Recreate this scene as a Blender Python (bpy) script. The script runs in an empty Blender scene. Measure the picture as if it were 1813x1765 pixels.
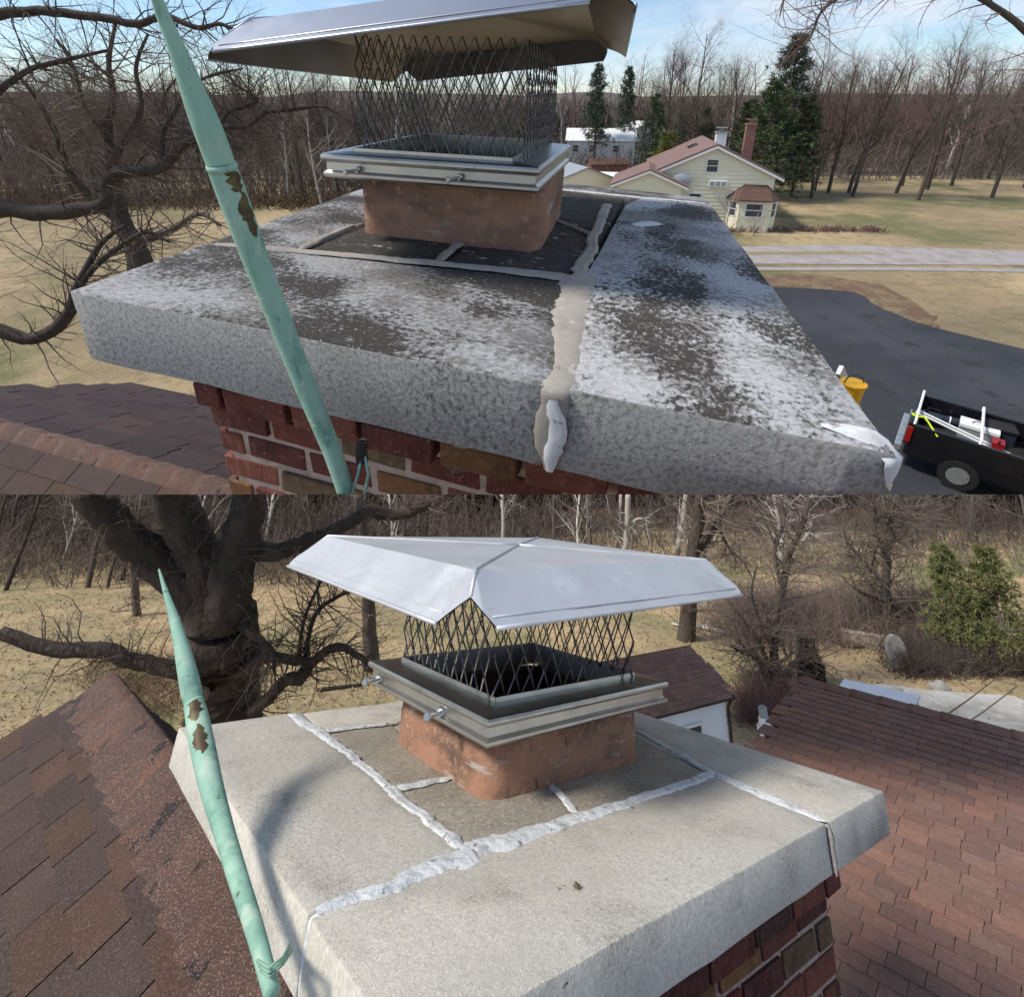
import bpy, bmesh, math, random
import numpy as np
from mathutils import Vector, Matrix
from mathutils.noise import noise as pnoise
PI = math.pi
S = bpy.context.scene
C = S.collection

# ---------------------------------------------------------------- camera, sky, sun, exposure
EYE = Vector((0, 0, 16.0))
PITCH = math.asin(0.38)
cam = bpy.data.cameras.new('camera')
cam.sensor_width = 36; cam.lens = 36 * 900 / 1813
cam.shift_y = -322.5 / 1813
cam.clip_start = 0.02; cam.clip_end = 3000
camo = bpy.data.objects.new('camera', cam); C.objects.link(camo)
camo.location = EYE; camo.rotation_euler = (PI / 2 - PITCH, 0, 0)
S.camera = camo

SUN = Vector((-0.60, 0.058, 0.798)).normalized()
W = bpy.data.worlds.new('World'); S.world = W; W.use_nodes = True
nt = W.node_tree; nt.nodes.clear()
wo = nt.nodes.new('ShaderNodeOutputWorld'); bg = nt.nodes.new('ShaderNodeBackground')
sky = nt.nodes.new('ShaderNodeTexSky'); sky.sky_type = 'NISHITA'; sky.sun_disc = False
sky.sun_elevation = math.asin(SUN.z); sky.sun_rotation = math.atan2(SUN.x, SUN.y)
sky.air_density = 1.0; sky.dust_density = 0.0; sky.ozone_density = 3.5
tc = nt.nodes.new('ShaderNodeTexCoord'); mp = nt.nodes.new('ShaderNodeMapping')
mp.inputs['Scale'].default_value = (1.6, 1.6, 6.0)
mp.inputs['Rotation'].default_value = (0.0, 0.25, 0.0); mp.inputs['Location'].default_value = (3.1, 0.7, 1.3)
nz = nt.nodes.new('ShaderNodeTexNoise'); nz.inputs['Scale'].default_value = 1.7; nz.inputs['Detail'].default_value = 7
nz.inputs['Roughness'].default_value = 0.62
cr = nt.nodes.new('ShaderNodeValToRGB'); cr.color_ramp.elements[0].position = 0.44; cr.color_ramp.elements[1].position = 0.66
mx = nt.nodes.new('ShaderNodeMix'); mx.data_type = 'RGBA'; mx.inputs['B'].default_value = (5.6, 6.1, 6.9, 1)
nt.links.new(tc.outputs['Generated'], mp.inputs[0]); nt.links.new(mp.outputs[0], nz.inputs['Vector'])
nt.links.new(nz.outputs['Fac'], cr.inputs[0]); nt.links.new(cr.outputs[0], mx.inputs['Factor'])
nt.links.new(sky.outputs[0], mx.inputs['A']); nt.links.new(mx.outputs['Result'], bg.inputs[0])
bg.inputs[1].default_value = 0.125
nt.links.new(bg.outputs[0], wo.inputs[0])
sl = bpy.data.lights.new('sun', 'SUN'); sl.energy = 3.5; sl.angle = math.radians(10.0); sl.color = (1, .94, .85)
so = bpy.data.objects.new('sun', sl); C.objects.link(so)
so.rotation_euler = (-SUN).to_track_quat('-Z', 'Y').to_euler()
S.view_settings.view_transform = 'Standard'; S.view_settings.look = 'None'
S.view_settings.gamma = 1; S.view_settings.use_curve_mapping = False
S.view_settings.exposure = 0.25
S.cycles.max_bounces = 6; S.cycles.caustics_reflective = False; S.cycles.caustics_refractive = False

# ---------------------------------------------------------------- frames
# two neighbouring places share the picture: an upper terrace world (A) and a lower hillside world (B).
CW = Matrix(((1, 0, 0), (0, -.38, .925), (0, -.925, -.38)))       # survey axes (right, down, ahead) -> world
PN = (CW @ Vector((0, -1, .3506))).normalized()                    # the terrace edge plane between both places
def rodm(w):
    w = Vector(w); th = w.length
    return Matrix.Rotation(th, 3, w / th)
def frame(w, t, k):
    R = CW @ rodm(w)
    m = (R @ Matrix.Diagonal((k, k, k))).to_4x4(); m.translation = EYE + CW @ Vector(t)
    return m
QA = 3.2
KA, KB = QA / .85, .75 / 1.45
FA = frame((1.968385, .318237, -.132577), Vector((-.608731, -.035051, .697128)) * QA, KA)
FB = frame((1.113131, -.337184, .636468), Vector((-.082519, .581114, .397636)) * .75, KB)
ANA, ANB = -.0784, -.0386
# hillside ground frame (B): X right, Y away, Z up, Z=0 the lawn, 3.6 m under the viewpoint
_R = CW @ Matrix(((1, 0, 0), (0, .287, -.958), (0, .958, .287)))
GB = _R.to_4x4(); GB.translation = EYE - _R @ Vector((0, 0, 3.6))
GBI = GB.inverted()
I4 = Matrix.Identity(4)
def ray(px, py): return Vector(((px - 906) / 900, (py - 560) / 900, 1))
def at(px, py, d): return EYE + CW @ (ray(px, py) * d)
def ga(px, py, z=0):                     # point of world A at height z
    r = CW @ ray(px, py); return EYE + r * ((z - EYE.z) / r.z)
def ay(px, py, y):                       # point of world A at distance y
    r = CW @ ray(px, py); return EYE + r * (y / r.y)
def gb(px, py, z=0):                     # point of hillside frame B at height z (frame coords)
    r = _R.transposed() @ (CW @ ray(px, py)); return Vector((0, 0, 3.6)) + r * ((z - 3.6) / r.z)
def by(px, py, y):
    r = _R.transposed() @ (CW @ ray(px, py)); return Vector((0, 0, 3.6)) + r * (y / r.y)

# ---------------------------------------------------------------- materials
def rgb(c): return (c[0], c[1], c[2], 1) if not isinstance(c, (int, float)) else (c, c, c, 1)
def M(name, col, rough=.85, metal=0, layers=(), bump=(), rnd=0, hue=0, spec=.4, sc=(1, 1, 1), coat=0, rand_off=False, aniso=None):
    """layers: (scale, detail, lo, hi, colour[, coordscale]) mixed over the base one by one; bump: (scale, strength, distance[, coordscale])"""
    m = bpy.data.materials.new(name); m.use_nodes = True; t = m.node_tree; N = t.nodes; L = t.links
    b = N['Principled BSDF']; b.inputs['Roughness'].default_value = rough; b.inputs['Metallic'].default_value = metal
    b.inputs['Specular IOR Level'].default_value = spec
    tcn = N.new('ShaderNodeTexCoord'); vec = tcn.outputs['Object']
    oi = None
    if rnd or hue or rand_off: oi = N.new('ShaderNodeObjectInfo')
    if rand_off:
        ml = N.new('ShaderNodeMath'); ml.operation = 'MULTIPLY'; ml.inputs[1].default_value = 37.0
        L.new(oi.outputs['Random'], ml.inputs[0])
        va = N.new('ShaderNodeVectorMath'); va.operation = 'ADD'; L.new(vec, va.inputs[0]); L.new(ml.outputs[0], va.inputs[1]); vec = va.outputs[0]
    def coords(cs):
        if cs is None: return vec
        mpn = N.new('ShaderNodeMapping'); mpn.inputs['Scale'].default_value = cs; L.new(vec, mpn.inputs[0]); return mpn.outputs[0]
    cur = None
    for ly in layers:
        n = N.new('ShaderNodeTexNoise'); n.inputs['Scale'].default_value = ly[0]; n.inputs['Detail'].default_value = ly[1]; n.inputs['Roughness'].default_value = .65
        L.new(coords(ly[5] if len(ly) > 5 else None), n.inputs['Vector'])
        mr = N.new('ShaderNodeMapRange'); mr.inputs['From Min'].default_value = ly[2]; mr.inputs['From Max'].default_value = ly[3]
        val = n.outputs['Fac']
        if len(ly) > 6:
            n2 = N.new('ShaderNodeTexNoise'); n2.inputs['Scale'].default_value = ly[6][0]; n2.inputs['Detail'].default_value = 5; L.new(coords(ly[5]), n2.inputs['Vector'])
            ma = N.new('ShaderNodeMath'); ma.operation = 'MULTIPLY_ADD'; L.new(n2.outputs['Fac'], ma.inputs[0]); ma.inputs[1].default_value = ly[6][1]; ma.inputs[2].default_value = -ly[6][1] * .5
            mb = N.new('ShaderNodeMath'); mb.operation = 'ADD'; L.new(val, mb.inputs[0]); L.new(ma.outputs[0], mb.inputs[1]); val = mb.outputs[0]
        L.new(val, mr.inputs[0])
        x = N.new('ShaderNodeMix'); x.data_type = 'RGBA'; L.new(mr.outputs[0], x.inputs['Factor'])
        if cur is None: x.inputs['A'].default_value = rgb(col)
        else: L.new(cur, x.inputs['A'])
        x.inputs['B'].default_value = rgb(ly[4]); cur = x.outputs['Result']
    if rnd or hue:
        h = N.new('ShaderNodeHueSaturation')
        if cur is None: h.inputs['Color'].default_value = rgb(col)
        else: L.new(cur, h.inputs['Color'])
        mr = N.new('ShaderNodeMapRange'); mr.inputs['To Min'].default_value = 1 - rnd; mr.inputs['To Max'].default_value = 1 + rnd
        L.new(oi.outputs['Random'], mr.inputs[0]); L.new(mr.outputs[0], h.inputs['Value'])
        if hue:
            q = N.new('ShaderNodeMath'); q.operation = 'MULTIPLY'; q.inputs[1].default_value = 7.31; L.new(oi.outputs['Random'], q.inputs[0])
            q2 = N.new('ShaderNodeMath'); q2.operation = 'FRACT'; L.new(q.outputs[0], q2.inputs[0])
            m2 = N.new('ShaderNodeMapRange'); m2.inputs['To Min'].default_value = .5 - hue; m2.inputs['To Max'].default_value = .5 + hue
            L.new(q2.outputs[0], m2.inputs[0]); L.new(m2.outputs[0], h.inputs['Hue'])
        cur = h.outputs[0]
    if cur is None: b.inputs['Base Color'].default_value = rgb(col)
    else: L.new(cur, b.inputs['Base Color'])
    prev = None
    for bp in bump:
        n = N.new('ShaderNodeTexNoise'); n.inputs['Scale'].default_value = bp[0]; n.inputs['Detail'].default_value = 6
        L.new(coords(bp[3] if len(bp) > 3 else None), n.inputs['Vector'])
        bn = N.new('ShaderNodeBump'); bn.inputs['Strength'].default_value = bp[1]; bn.inputs['Distance'].default_value = bp[2]
        L.new(n.outputs['Fac'], bn.inputs['Height'])
        if prev: L.new(prev, bn.inputs['Normal'])
        prev = bn.outputs[0]
    if prev: L.new(prev, b.inputs['Normal'])
    return m

m_stoneA = M('weathered_limestone', (.29, .287, .285), .95, layers=[
    (4, 8, .42, .62, (.23, .225, .22)), (190, 8, .46, .70, (.44, .44, .445)), (110, 10, .42, .60, (.14, .13, .12), (1, 1.3, 1), (6, 1.3)), (120, 12, .43, .56, (.042, .037, .032), (1, 1.4, 1), (4.5, 1.7)), (260, 6, .60, .70, (.54, .54, .55))],
    bump=[(50, .6, .004), (250, .7, .002)])
m_stoneAr = M('pale_weathered_limestone', (.40, .397, .395), .95, layers=[
    (3, 8, .42, .62, (.34, .335, .335)), (190, 8, .44, .70, (.51, .51, .515)), (110, 10, .46, .62, (.20, .19, .18), (1, 1.2, 1), (5, 1.3)), (120, 12, .50, .62, (.048, .042, .036), (1.2, .9, 1), (4.2, 1.9)), (260, 6, .60, .70, (.60, .60, .61))],
    bump=[(50, .6, .004), (250, .7, .002)])
m_faceA = M('limestone_face', (.33, .32, .30), .95, layers=[
    (2.2, 8, .40, .62, (.40, .385, .36)), (190, 7, .46, .60, (.22, .21, .195)), (240, 6, .54, .64, (.46, .45, .43)), (170, 9, .60, .78, (.08, .075, .068), (1, 1, .7), (3, 1.0))],
    bump=[(80, .5, .003), (300, .7, .002)])
m_innerA = M('lichen_black_limestone', (.042, .036, .030), .95, layers=[
    (40, 6, .50, .75, (.09, .075, .06)), (26, 7, .61, .66, (.46, .43, .38), (1, 2.2, 1)), (200, 3, .66, .72, (.5, .47, .4)), (9, 4, .70, .73, (.22, .17, .03))],
    bump=[(60, .6, .003), (250, .5, .002)])
m_stoneB = M('cleaned_limestone', (.52, .48, .405), .93, layers=[
    (2.5, 10, .40, .60, (.62, .58, .50)), (110, 8, .46, .62, (.46, .425, .36)), (4, 12, .50, .66, (.40, .365, .305)), (170, 6, .54, .66, (.66, .63, .56)), (150, 9, .62, .78, (.27, .245, .20), (1, 1, 1), (4, 1.0)), (22, 3, .71, .74, (.17, .13, .09))],
    bump=[(40, .35, .003), (300, .45, .002)])
m_innerB = M('brown_stained_limestone', (.30, .265, .21), .95, layers=[
    (6, 8, .40, .66, (.40, .36, .29)), (120, 4, .54, .66, (.50, .46, .38)), (160, 4, .55, .66, (.17, .145, .11)), (10, 6, .60, .72, (.17, .15, .12))],
    bump=[(40, .35, .003), (300, .45, .002)])
m_mortar = M('mortar', (.47, .35, .29), .95, layers=[(60, 5, .45, .7, (.30, .21, .16))], bump=[(120, .7, .004)])
BR = [(.135, .036, .026), (.10, .028, .022), (.165, .052, .034), (.20, .095, .040), (.125, .080, .045), (.075, .032, .026)]
m_br = [M('fired_brick', c, .9, layers=[(70, 8, .5, .72, tuple(min(1, v * 1.5 + .02) for v in c)), (18, 8, .5, .68, tuple(v * .45 for v in c)), (9, 8, .62, .72, (.22, .17, .14)), (200, 4, .62, .68, (.3, .2, .16))],
          bump=[(90, .9, .006, (2.2, 2.2, .22)), (30, .4, .004)], rnd=.16, rand_off=True) for c in BR]
m_clay = M('clay_flue', (.35, .185, .115), .92, layers=[
    (5, 8, .42, .62, (.26, .145, .095)), (4.5, 10, .46, .64, (.125, .08, .06), (1, 1, 1.8)), (60, 8, .54, .66, (.40, .235, .155)), (130, 5, .36, .31, (.08, .05, .03), (1.2, 1, 1)), (12, 9, .60, .68, (.40, .34, .29), (.6, .6, 2.4)), (14, 9, .63, .72, (.05, .035, .03), (1.6, 1.6, .6))],
    bump=[(70, .5, .002), (9, .25, .003), (22, .3, .002, (1, 1, 3))])
m_bore = M('dark_flue_bore', (.03, .018, .014), .95, layers=[(5, 5, .45, .62, (.13, .045, .028))])  # near-black base with rusty brown patches, inside of the flue
m_steel = M('stainless_steel', (.52, .51, .49), .33, 1, layers=[(14, 5, .45, .7, (.40, .39, .37)), (160, 3, .66, .72, (.22, .21, .2)), (3, 3, .5, .7, (.60, .59, .57))], bump=[(9, .25, .004), (120, .12, .001, (.1, 6, 6))])
m_steelh = M('stainless_hood', (.66, .665, .68), .55, .6, layers=[(3, 7, .4, .65, (.56, .565, .58)), (7, 9, .52, .70, (.74, .745, .755)), (60, 6, .58, .66, (.60, .60, .61), (.3, 2, 2)), (240, 3, .68, .72, (.4, .4, .42))], bump=[(5, .25, .008), (160, .15, .001, (.08, 4, 4))])
m_steelu = M('stainless_hood_dull_shaded', (.085, .078, .072), .30, 1, layers=[(3, 4, .4, .7, (.11, .10, .09)), (11, 5, .6, .75, (.045, .04, .035))], bump=[(5, .35, .008)])  # tarnished hood steel, underside shade darkened into the colour
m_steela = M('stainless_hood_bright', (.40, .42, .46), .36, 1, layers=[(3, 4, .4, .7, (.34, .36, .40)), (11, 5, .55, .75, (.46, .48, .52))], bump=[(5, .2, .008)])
m_wire = M('galvanised_wire', (.17, .16, .15), .45, .9, layers=[(30, 4, .5, .7, (.07, .065, .06))])
m_cop = M('verdigris_copper', (.245, .42, .315), .72, 0, layers=[
    (4, 8, .42, .62, (.33, .51, .395)), (7, 9, .50, .64, (.15, .30, .22), (3, 3, .6)), (30, 8, .56, .68, (.42, .52, .41)), (16, 9, .64, .72, (.10, .20, .15), (2, 2, .8)), (40, 3, .72, .76, (.35, .5, .28)), (120, 3, .68, .73, (.05, .09, .06))], bump=[(14, .25, .004), (150, .2, .001)], spec=.5)
m_copbare = M('bare_brown_copper', (.075, .05, .025), .5, .4, layers=[(30, 4, .5, .65, (.14, .12, .05))])
m_caulkA = M('grey_sealant', (.36, .325, .28), .8, layers=[(14, 7, .45, .68, (.27, .245, .21)), (60, 6, .58, .68, (.46, .43, .39)), (140, 3, .66, .72, (.12, .1, .09))], bump=[(18, .7, .008, (1, 4, 1)), (90, .4, .002)])
m_caulkW = M('white_sealant', (.68, .69, .69), .6, layers=[(22, 8, .52, .66, (.48, .48, .47)), (50, 7, .60, .66, (.22, .21, .19))], bump=[(24, .8, .008), (90, .4, .002)])
m_shA = M('brown_shingle', (.115, .062, .052), .95, layers=[(60, 5, .45, .7, (.16, .095, .078)), (500, 2, .56, .66, (.26, .18, .15)), (500, 2, .40, .34, (.03, .02, .02))], bump=[(500, .6, .002), (20, .3, .004)], rnd=.2, hue=.01, rand_off=True)
m_shd = M('shade_dark_shingle', (.062, .038, .038), .95, layers=[(60, 5, .45, .7, (.09, .055, .05)), (500, 2, .58, .66, (.15, .11, .1))], bump=[(500, .6, .002), (20, .3, .004)], rnd=.18, rand_off=True)
m_shR = M('red_brown_shingle', (.165, .078, .060), .95, layers=[(40, 5, .45, .7, (.20, .105, .082)), (420, 2, .55, .66, (.30, .19, .16)), (420, 2, .40, .34, (.05, .03, .028))], bump=[(420, .5, .002)], rnd=.24, hue=.012, rand_off=True)
m_cap = M('worn_ridge_shingle', (.080, .048, .038), .95, layers=[(6, 5, .45, .65, (.125, .062, .040)), (11, 9, .58, .62, (.016, .014, .014), (1, 1, 1)), (500, 2, .56, .66, (.30, .20, .16)), (500, 2, .40, .34, (.04, .03, .03))], bump=[(9, .9, .02), (500, .6, .002)], rnd=.12, rand_off=True)
m_bark = M('grey_brown_bark', (.085, .068, .055), .95, layers=[(3, 5, .45, .7, (.13, .105, .085), (1, 1, .3))], bump=[(9, .8, .05, (1, 1, .2))], rnd=.2, rand_off=True)
m_barkd = M('dark_bark', (.045, .034, .028), .95, layers=[(5, 6, .45, .7, (.085, .066, .052), (1, 1, .3)), (14, 5, .62, .72, (.10, .11, .08))], bump=[(14, 1.0, .05, (1, 1, .2))])
m_barkw = M('sycamore_bark', (.46, .43, .38), .9, layers=[(2.5, 5, .52, .6, (.18, .15, .12), (1, 1, .4))], rnd=.1, rand_off=True)
m_twig = M('bare_twigs', (.165, .125, .10), .95, rnd=.25, hue=.01)
m_twigr = M('reddish_twigs', (.18, .105, .090), .95, rnd=.2)
m_twigd = M('dark_twigs', (.085, .064, .053), .95)
m_pine = M('pine_needles', (.055, .080, .030), .8, layers=[(.8, 4, .4, .65, (.085, .115, .045))], rnd=.25, hue=.02)
m_pineb = M('blue_green_needles', (.075, .105, .065), .8, rnd=.15)
m_yel = M('yellow_green_leaves', (.20, .20, .03), .8, layers=[(1.2, 4, .4, .6, (.07, .11, .025))])
m_green = M('feathery_green_leaves', (.12, .14, .045), .8, layers=[(2, 4, .4, .6, (.18, .18, .07))])
m_ivy = M('dark_ivy', (.03, .035, .018), .8, layers=[(3, 4, .4, .6, (.05, .04, .02))])
m_lawnA = M('winter_lawn', (.26, .20, .11), .97, layers=[
    (.035, 6, .45, .60, (.44, .33, .18)), (.06, 8, .50, .60, (.13, .135, .05)), (.9, 7, .5, .7, (.17, .125, .075)), (6, 5, .5, .7, (.30, .24, .15))], bump=[(3, .8, .15), (20, .6, .05)])
m_lawnB = M('winter_grass', (.34, .265, .14), .97, layers=[
    (.22, 8, .44, .56, (.52, .37, .20)), (.3, 8, .52, .62, (.19, .20, .07)), (3, 7, .52, .7, (.18, .135, .08)), (26, 5, .5, .7, (.34, .28, .17))], bump=[(12, .9, .04), (70, .6, .012)])
m_litter = M('leaf_litter', (.12, .078, .05), .97, layers=[(2, 6, .5, .7, (.19, .12, .075)), (9, 6, .5, .7, (.065, .045, .03))], bump=[(9, 1, .1)])
m_asph = M('asphalt', (.030, .032, .038), .85, layers=[(.12, 8, .45, .62, (.046, .048, .055)), (.5, 9, .55, .66, (.022, .023, .027)), (3, 9, .60, .68, (.075, .07, .065)), (60, 3, .6, .7, (.06, .06, .065))], bump=[(40, .3, .01)])
m_road = M('gravel_road', (.33, .30, .29), .95, layers=[(.5, 6, .45, .65, (.24, .205, .17)), (5, 5, .5, .7, (.40, .375, .36))], bump=[(12, .5, .03)])
m_leaf = M('fallen_leaves', (.15, .088, .055), .95, layers=[(.6, 9, .44, .56, (.21, .165, .09)), (4, 9, .5, .62, (.10, .06, .04)), (12, 7, .55, .65, (.24, .13, .075))], bump=[(8, 1, .08)])
m_cream = M('cream_siding_paint', (.84, .79, .60), .6, rnd=.02)
m_white = M('white_paint', (.80, .80, .78), .6, layers=[(4, 4, .6, .8, (.68, .67, .64))])
m_roofp = M('pink_brown_roof', (.20, .125, .11), .95, layers=[(.6, 5, .45, .7, (.25, .165, .145)), (9, 4, .5, .7, (.15, .095, .085), (1, 1, 1))], bump=[(6, .4, .04)])
m_roofb = M('dark_brown_roof', (.11, .062, .048), .95, layers=[(2, 5, .45, .7, (.15, .09, .07))])
m_grey = M('grey_roof', (.27, .29, .32), .9, layers=[(2, 4, .45, .7, (.34, .36, .38))])
m_glass = M('window_glass', (.05, .06, .07), .08, 0, spec=.8)
m_gray = M('grey_plastic', (.30, .31, .32), .6)
m_dish = M('dish_grey', (.42, .44, .46), .5, .2)
m_redb = M('old_red_brick', (.25, .12, .10), .95, layers=[(3, 5, .5, .7, (.35, .22, .19))], rnd=.25, rand_off=True)
m_black = M('black_car_paint', (.008, .009, .012), .25, 0, spec=.6, bump=[(2, .05, .01)])
m_rub = M('black_rubber', (.015, .015, .015), .8)
m_alu = M('aluminium', (.50, .53, .54), .4, .7, layers=[(6, 4, .5, .7, (.35, .38, .38))])
m_yel2 = M('yellow_plastic', (.80, .42, .01), .45)
m_neon = M('neon_yellow_rope', (.60, .75, .02), .5)
m_redl = M('red_tail_light', (.30, .01, .01), .3)
m_wood = M('grey_weathered_wood', (.30, .26, .21), .9, layers=[(4, 5, .5, .7, (.20, .17, .14), (1, 6, 6))], rnd=.2, rand_off=True)
m_rock = M('grey_rock', (.34, .32, .29), .95, layers=[(4, 5, .5, .7, (.22, .2, .18))], bump=[(6, .8, .05)])
m_teal = M('faded_green_tarp', (.16, .34, .25), .7)
m_concr = M('pale_concrete', (.50, .47, .42), .95, layers=[(.9, 6, .45, .65, (.34, .30, .24)), (6, 5, .5, .7, (.58, .56, .52))], bump=[(20, .3, .01)])
m_redcop = M('orange_copper_flashing', (.42, .13, .04), .5, .3, layers=[(7, 5, .5, .7, (.30, .09, .03))])
m_cloth = M('dark_cloth', (.02, .03, .05), .9)

# ---------------------------------------------------------------- mesh helpers
def clipmesh(me, mw, side):
    """cut away what lies on the other side of the terrace edge plane; side=+1 keeps A, -1 keeps B. returns False if nothing is left"""
    n = len(me.vertices)
    if n == 0: return False
    co = np.empty(n * 3, np.float64); me.vertices.foreach_get('co', co); co = co.reshape(-1, 3)
    mm = np.array(mw); w = co @ mm[:3, :3].T + mm[:3, 3]
    d = (w - np.array(EYE)) @ np.array(PN) * side
    if d.min() >= -1e-4: return True
    if d.max() <= 0: return False
    inv = mw.inverted(); pc = inv @ EYE
    pn = (mw.to_3x3().transposed() @ PN).normalized() * side
    bm = bmesh.new(); bm.from_mesh(me)
    r = bmesh.ops.bisect_plane(bm, geom=bm.verts[:] + bm.edges[:] + bm.faces[:], plane_co=pc, plane_no=-pn, clear_outer=True, dist=1e-6)
    if len(bm.faces) < 60000:
        ed = [e for e in r['geom_cut'] if isinstance(e, bmesh.types.BMEdge) and e.is_boundary]
        if ed and n < 4000:
            try: bmesh.ops.holes_fill(bm, edges=ed, sides=60)
            except Exception: pass
    bm.to_mesh(me); bm.free(); me.update()
    return len(me.polygons) > 0

def worldof(o):
    m = o.matrix_basis.copy(); p = o.parent
    while p: m = p.matrix_basis @ m; p = p.parent
    return m

class MB:
    def __init__(s): s.v = []; s.f = []; s.mi = []
    def add(s, vs, fs, mi=0):
        o = len(s.v); s.v += [tuple(v) for v in vs]; s.f += [tuple(i + o for i in f) for f in fs]; s.mi += [mi] * len(fs); return s
    def box(s, a, b, mi=0):
        x0, y0, z0 = a; x1, y1, z1 = b
        return s.add([(x0, y0, z0), (x1, y0, z0), (x1, y1, z0), (x0, y1, z0), (x0, y0, z1), (x1, y0, z1), (x1, y1, z1), (x0, y1, z1)],
                     [(0, 3, 2, 1), (4, 5, 6, 7), (0, 1, 5, 4), (1, 2, 6, 5), (2, 3, 7, 6), (3, 0, 4, 7)], mi)
    def obox(s, o, a, b, c, mi=0):
        """box from corner o with edge vectors a,b,c (c = outward/up)"""
        o, a, b, c = Vector(o), Vector(a), Vector(b), Vector(c)
        vs = [o, o + a, o + a + b, o + b]; vs += [v + c for v in vs]
        fs = [(0, 3, 2, 1), (4, 5, 6, 7), (0, 1, 5, 4), (1, 2, 6, 5), (2, 3, 7, 6), (3, 0, 4, 7)]
        if a.cross(b).dot(c) < 0: fs = [f[::-1] for f in fs]
        return s.add(vs, fs, mi)
    def tube(s, pts, rad, n=6, mi=0, cap=True):
        pts = [Vector(p) for p in pts]; k = len(pts); o = len(s.v); ref = None
        for i, p in enumerate(pts):
            t = (pts[min(i + 1, k - 1)] - pts[max(i - 1, 0)]).normalized()
            if ref is None: ref = Vector((0, 0, 1)) if abs(t.z) < .9 else Vector((1, 0, 0))
            u = t.cross(ref)
            if u.length < 1e-5: u = t.cross(Vector((0, 1, .3)))
            u.normalize(); w = t.cross(u).normalized(); ref = w.cross(t) if False else -w.cross(t) * 0 + ref
            r = rad[i] if not isinstance(rad, (int, float)) else rad
            for j in range(n):
                a = 2 * PI * j / n; s.v.append(tuple(p + (u * math.cos(a) + w * math.sin(a)) * r))
        for i in range(k - 1):
            for j in range(n):
                a = o + i * n + j; b = o + i * n + (j + 1) % n
                s.f.append((a, b, b + n, a + n)); s.mi.append(mi)
        if cap and n > 3:
            s.f.append(tuple(o + j for j in range(n))[::-1]); s.mi.append(mi)
            s.f.append(tuple(o + (k - 1) * n + j for j in range(n))); s.mi.append(mi)
        return s
    def mesh(s, name, mats, smooth=False):
        me = bpy.data.meshes.new(name); me.from_pydata(s.v, [], s.f)
        for m in (mats if isinstance(mats, (list, tuple)) else [mats]): me.materials.append(m)
        if any(s.mi): me.polygons.foreach_set('material_index', s.mi)
        if smooth: me.polygons.foreach_set('use_smooth', [True] * len(s.f))
        me.update(); return me
    def build(s, name, mats, parent=None, side=0, mw=None, smooth=False, bev=0, fixn=False):
        me = s.mesh(name, mats, smooth)
        if bev or fixn:
            bm = bmesh.new(); bm.from_mesh(me)
            if fixn: bmesh.ops.recalc_face_normals(bm, faces=bm.faces)
            if bev: bmesh.ops.bevel(bm, geom=bm.edges[:], offset=bev, segments=2, affect='EDGES', profile=.6)
            bm.to_mesh(me); bm.free()
        return link(name, me, parent, side, mw)
def link(name, me, parent=None, side=0, mw=None):
    if side:
        wm = mw if mw is not None else (worldof(parent) if parent else I4)
        if not clipmesh(me, wm, side): return None
    o = bpy.data.objects.new(name, me); C.objects.link(o)
    if parent: o.parent = parent
    elif mw is not None: o.matrix_basis = mw
    return o
def tag(o, label=None, cat=None, group=None, kind=None):
    if o is None: return o
    if label: o['label'] = label
    if cat: o['category'] = cat
    if group: o['group'] = group
    if kind: o['kind'] = kind
    return o
def empty(name, mw, label, cat, group=None):
    o = bpy.data.objects.new(name, None); C.objects.link(o); o.matrix_basis = mw; o.empty_display_size = .2
    return tag(o, label, cat, group)
def copytree(o, mw, label=None):
    c = o.copy(); C.objects.link(c); c.matrix_basis = mw
    if label: c['label'] = label
    for ch in KIDS[o.name]:
        d = ch.copy(); C.objects.link(d); d.parent = c
    return c
KIDS = {}
def T(x, y, z): return Matrix.Translation((x, y, z))
def RZ(a): return Matrix.Rotation(a, 4, 'Z')
def SC(k): return Matrix.Diagonal((k, k, k, 1))
def nz3(x, y, z=0): return pnoise(Vector((x, y, z)))

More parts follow.
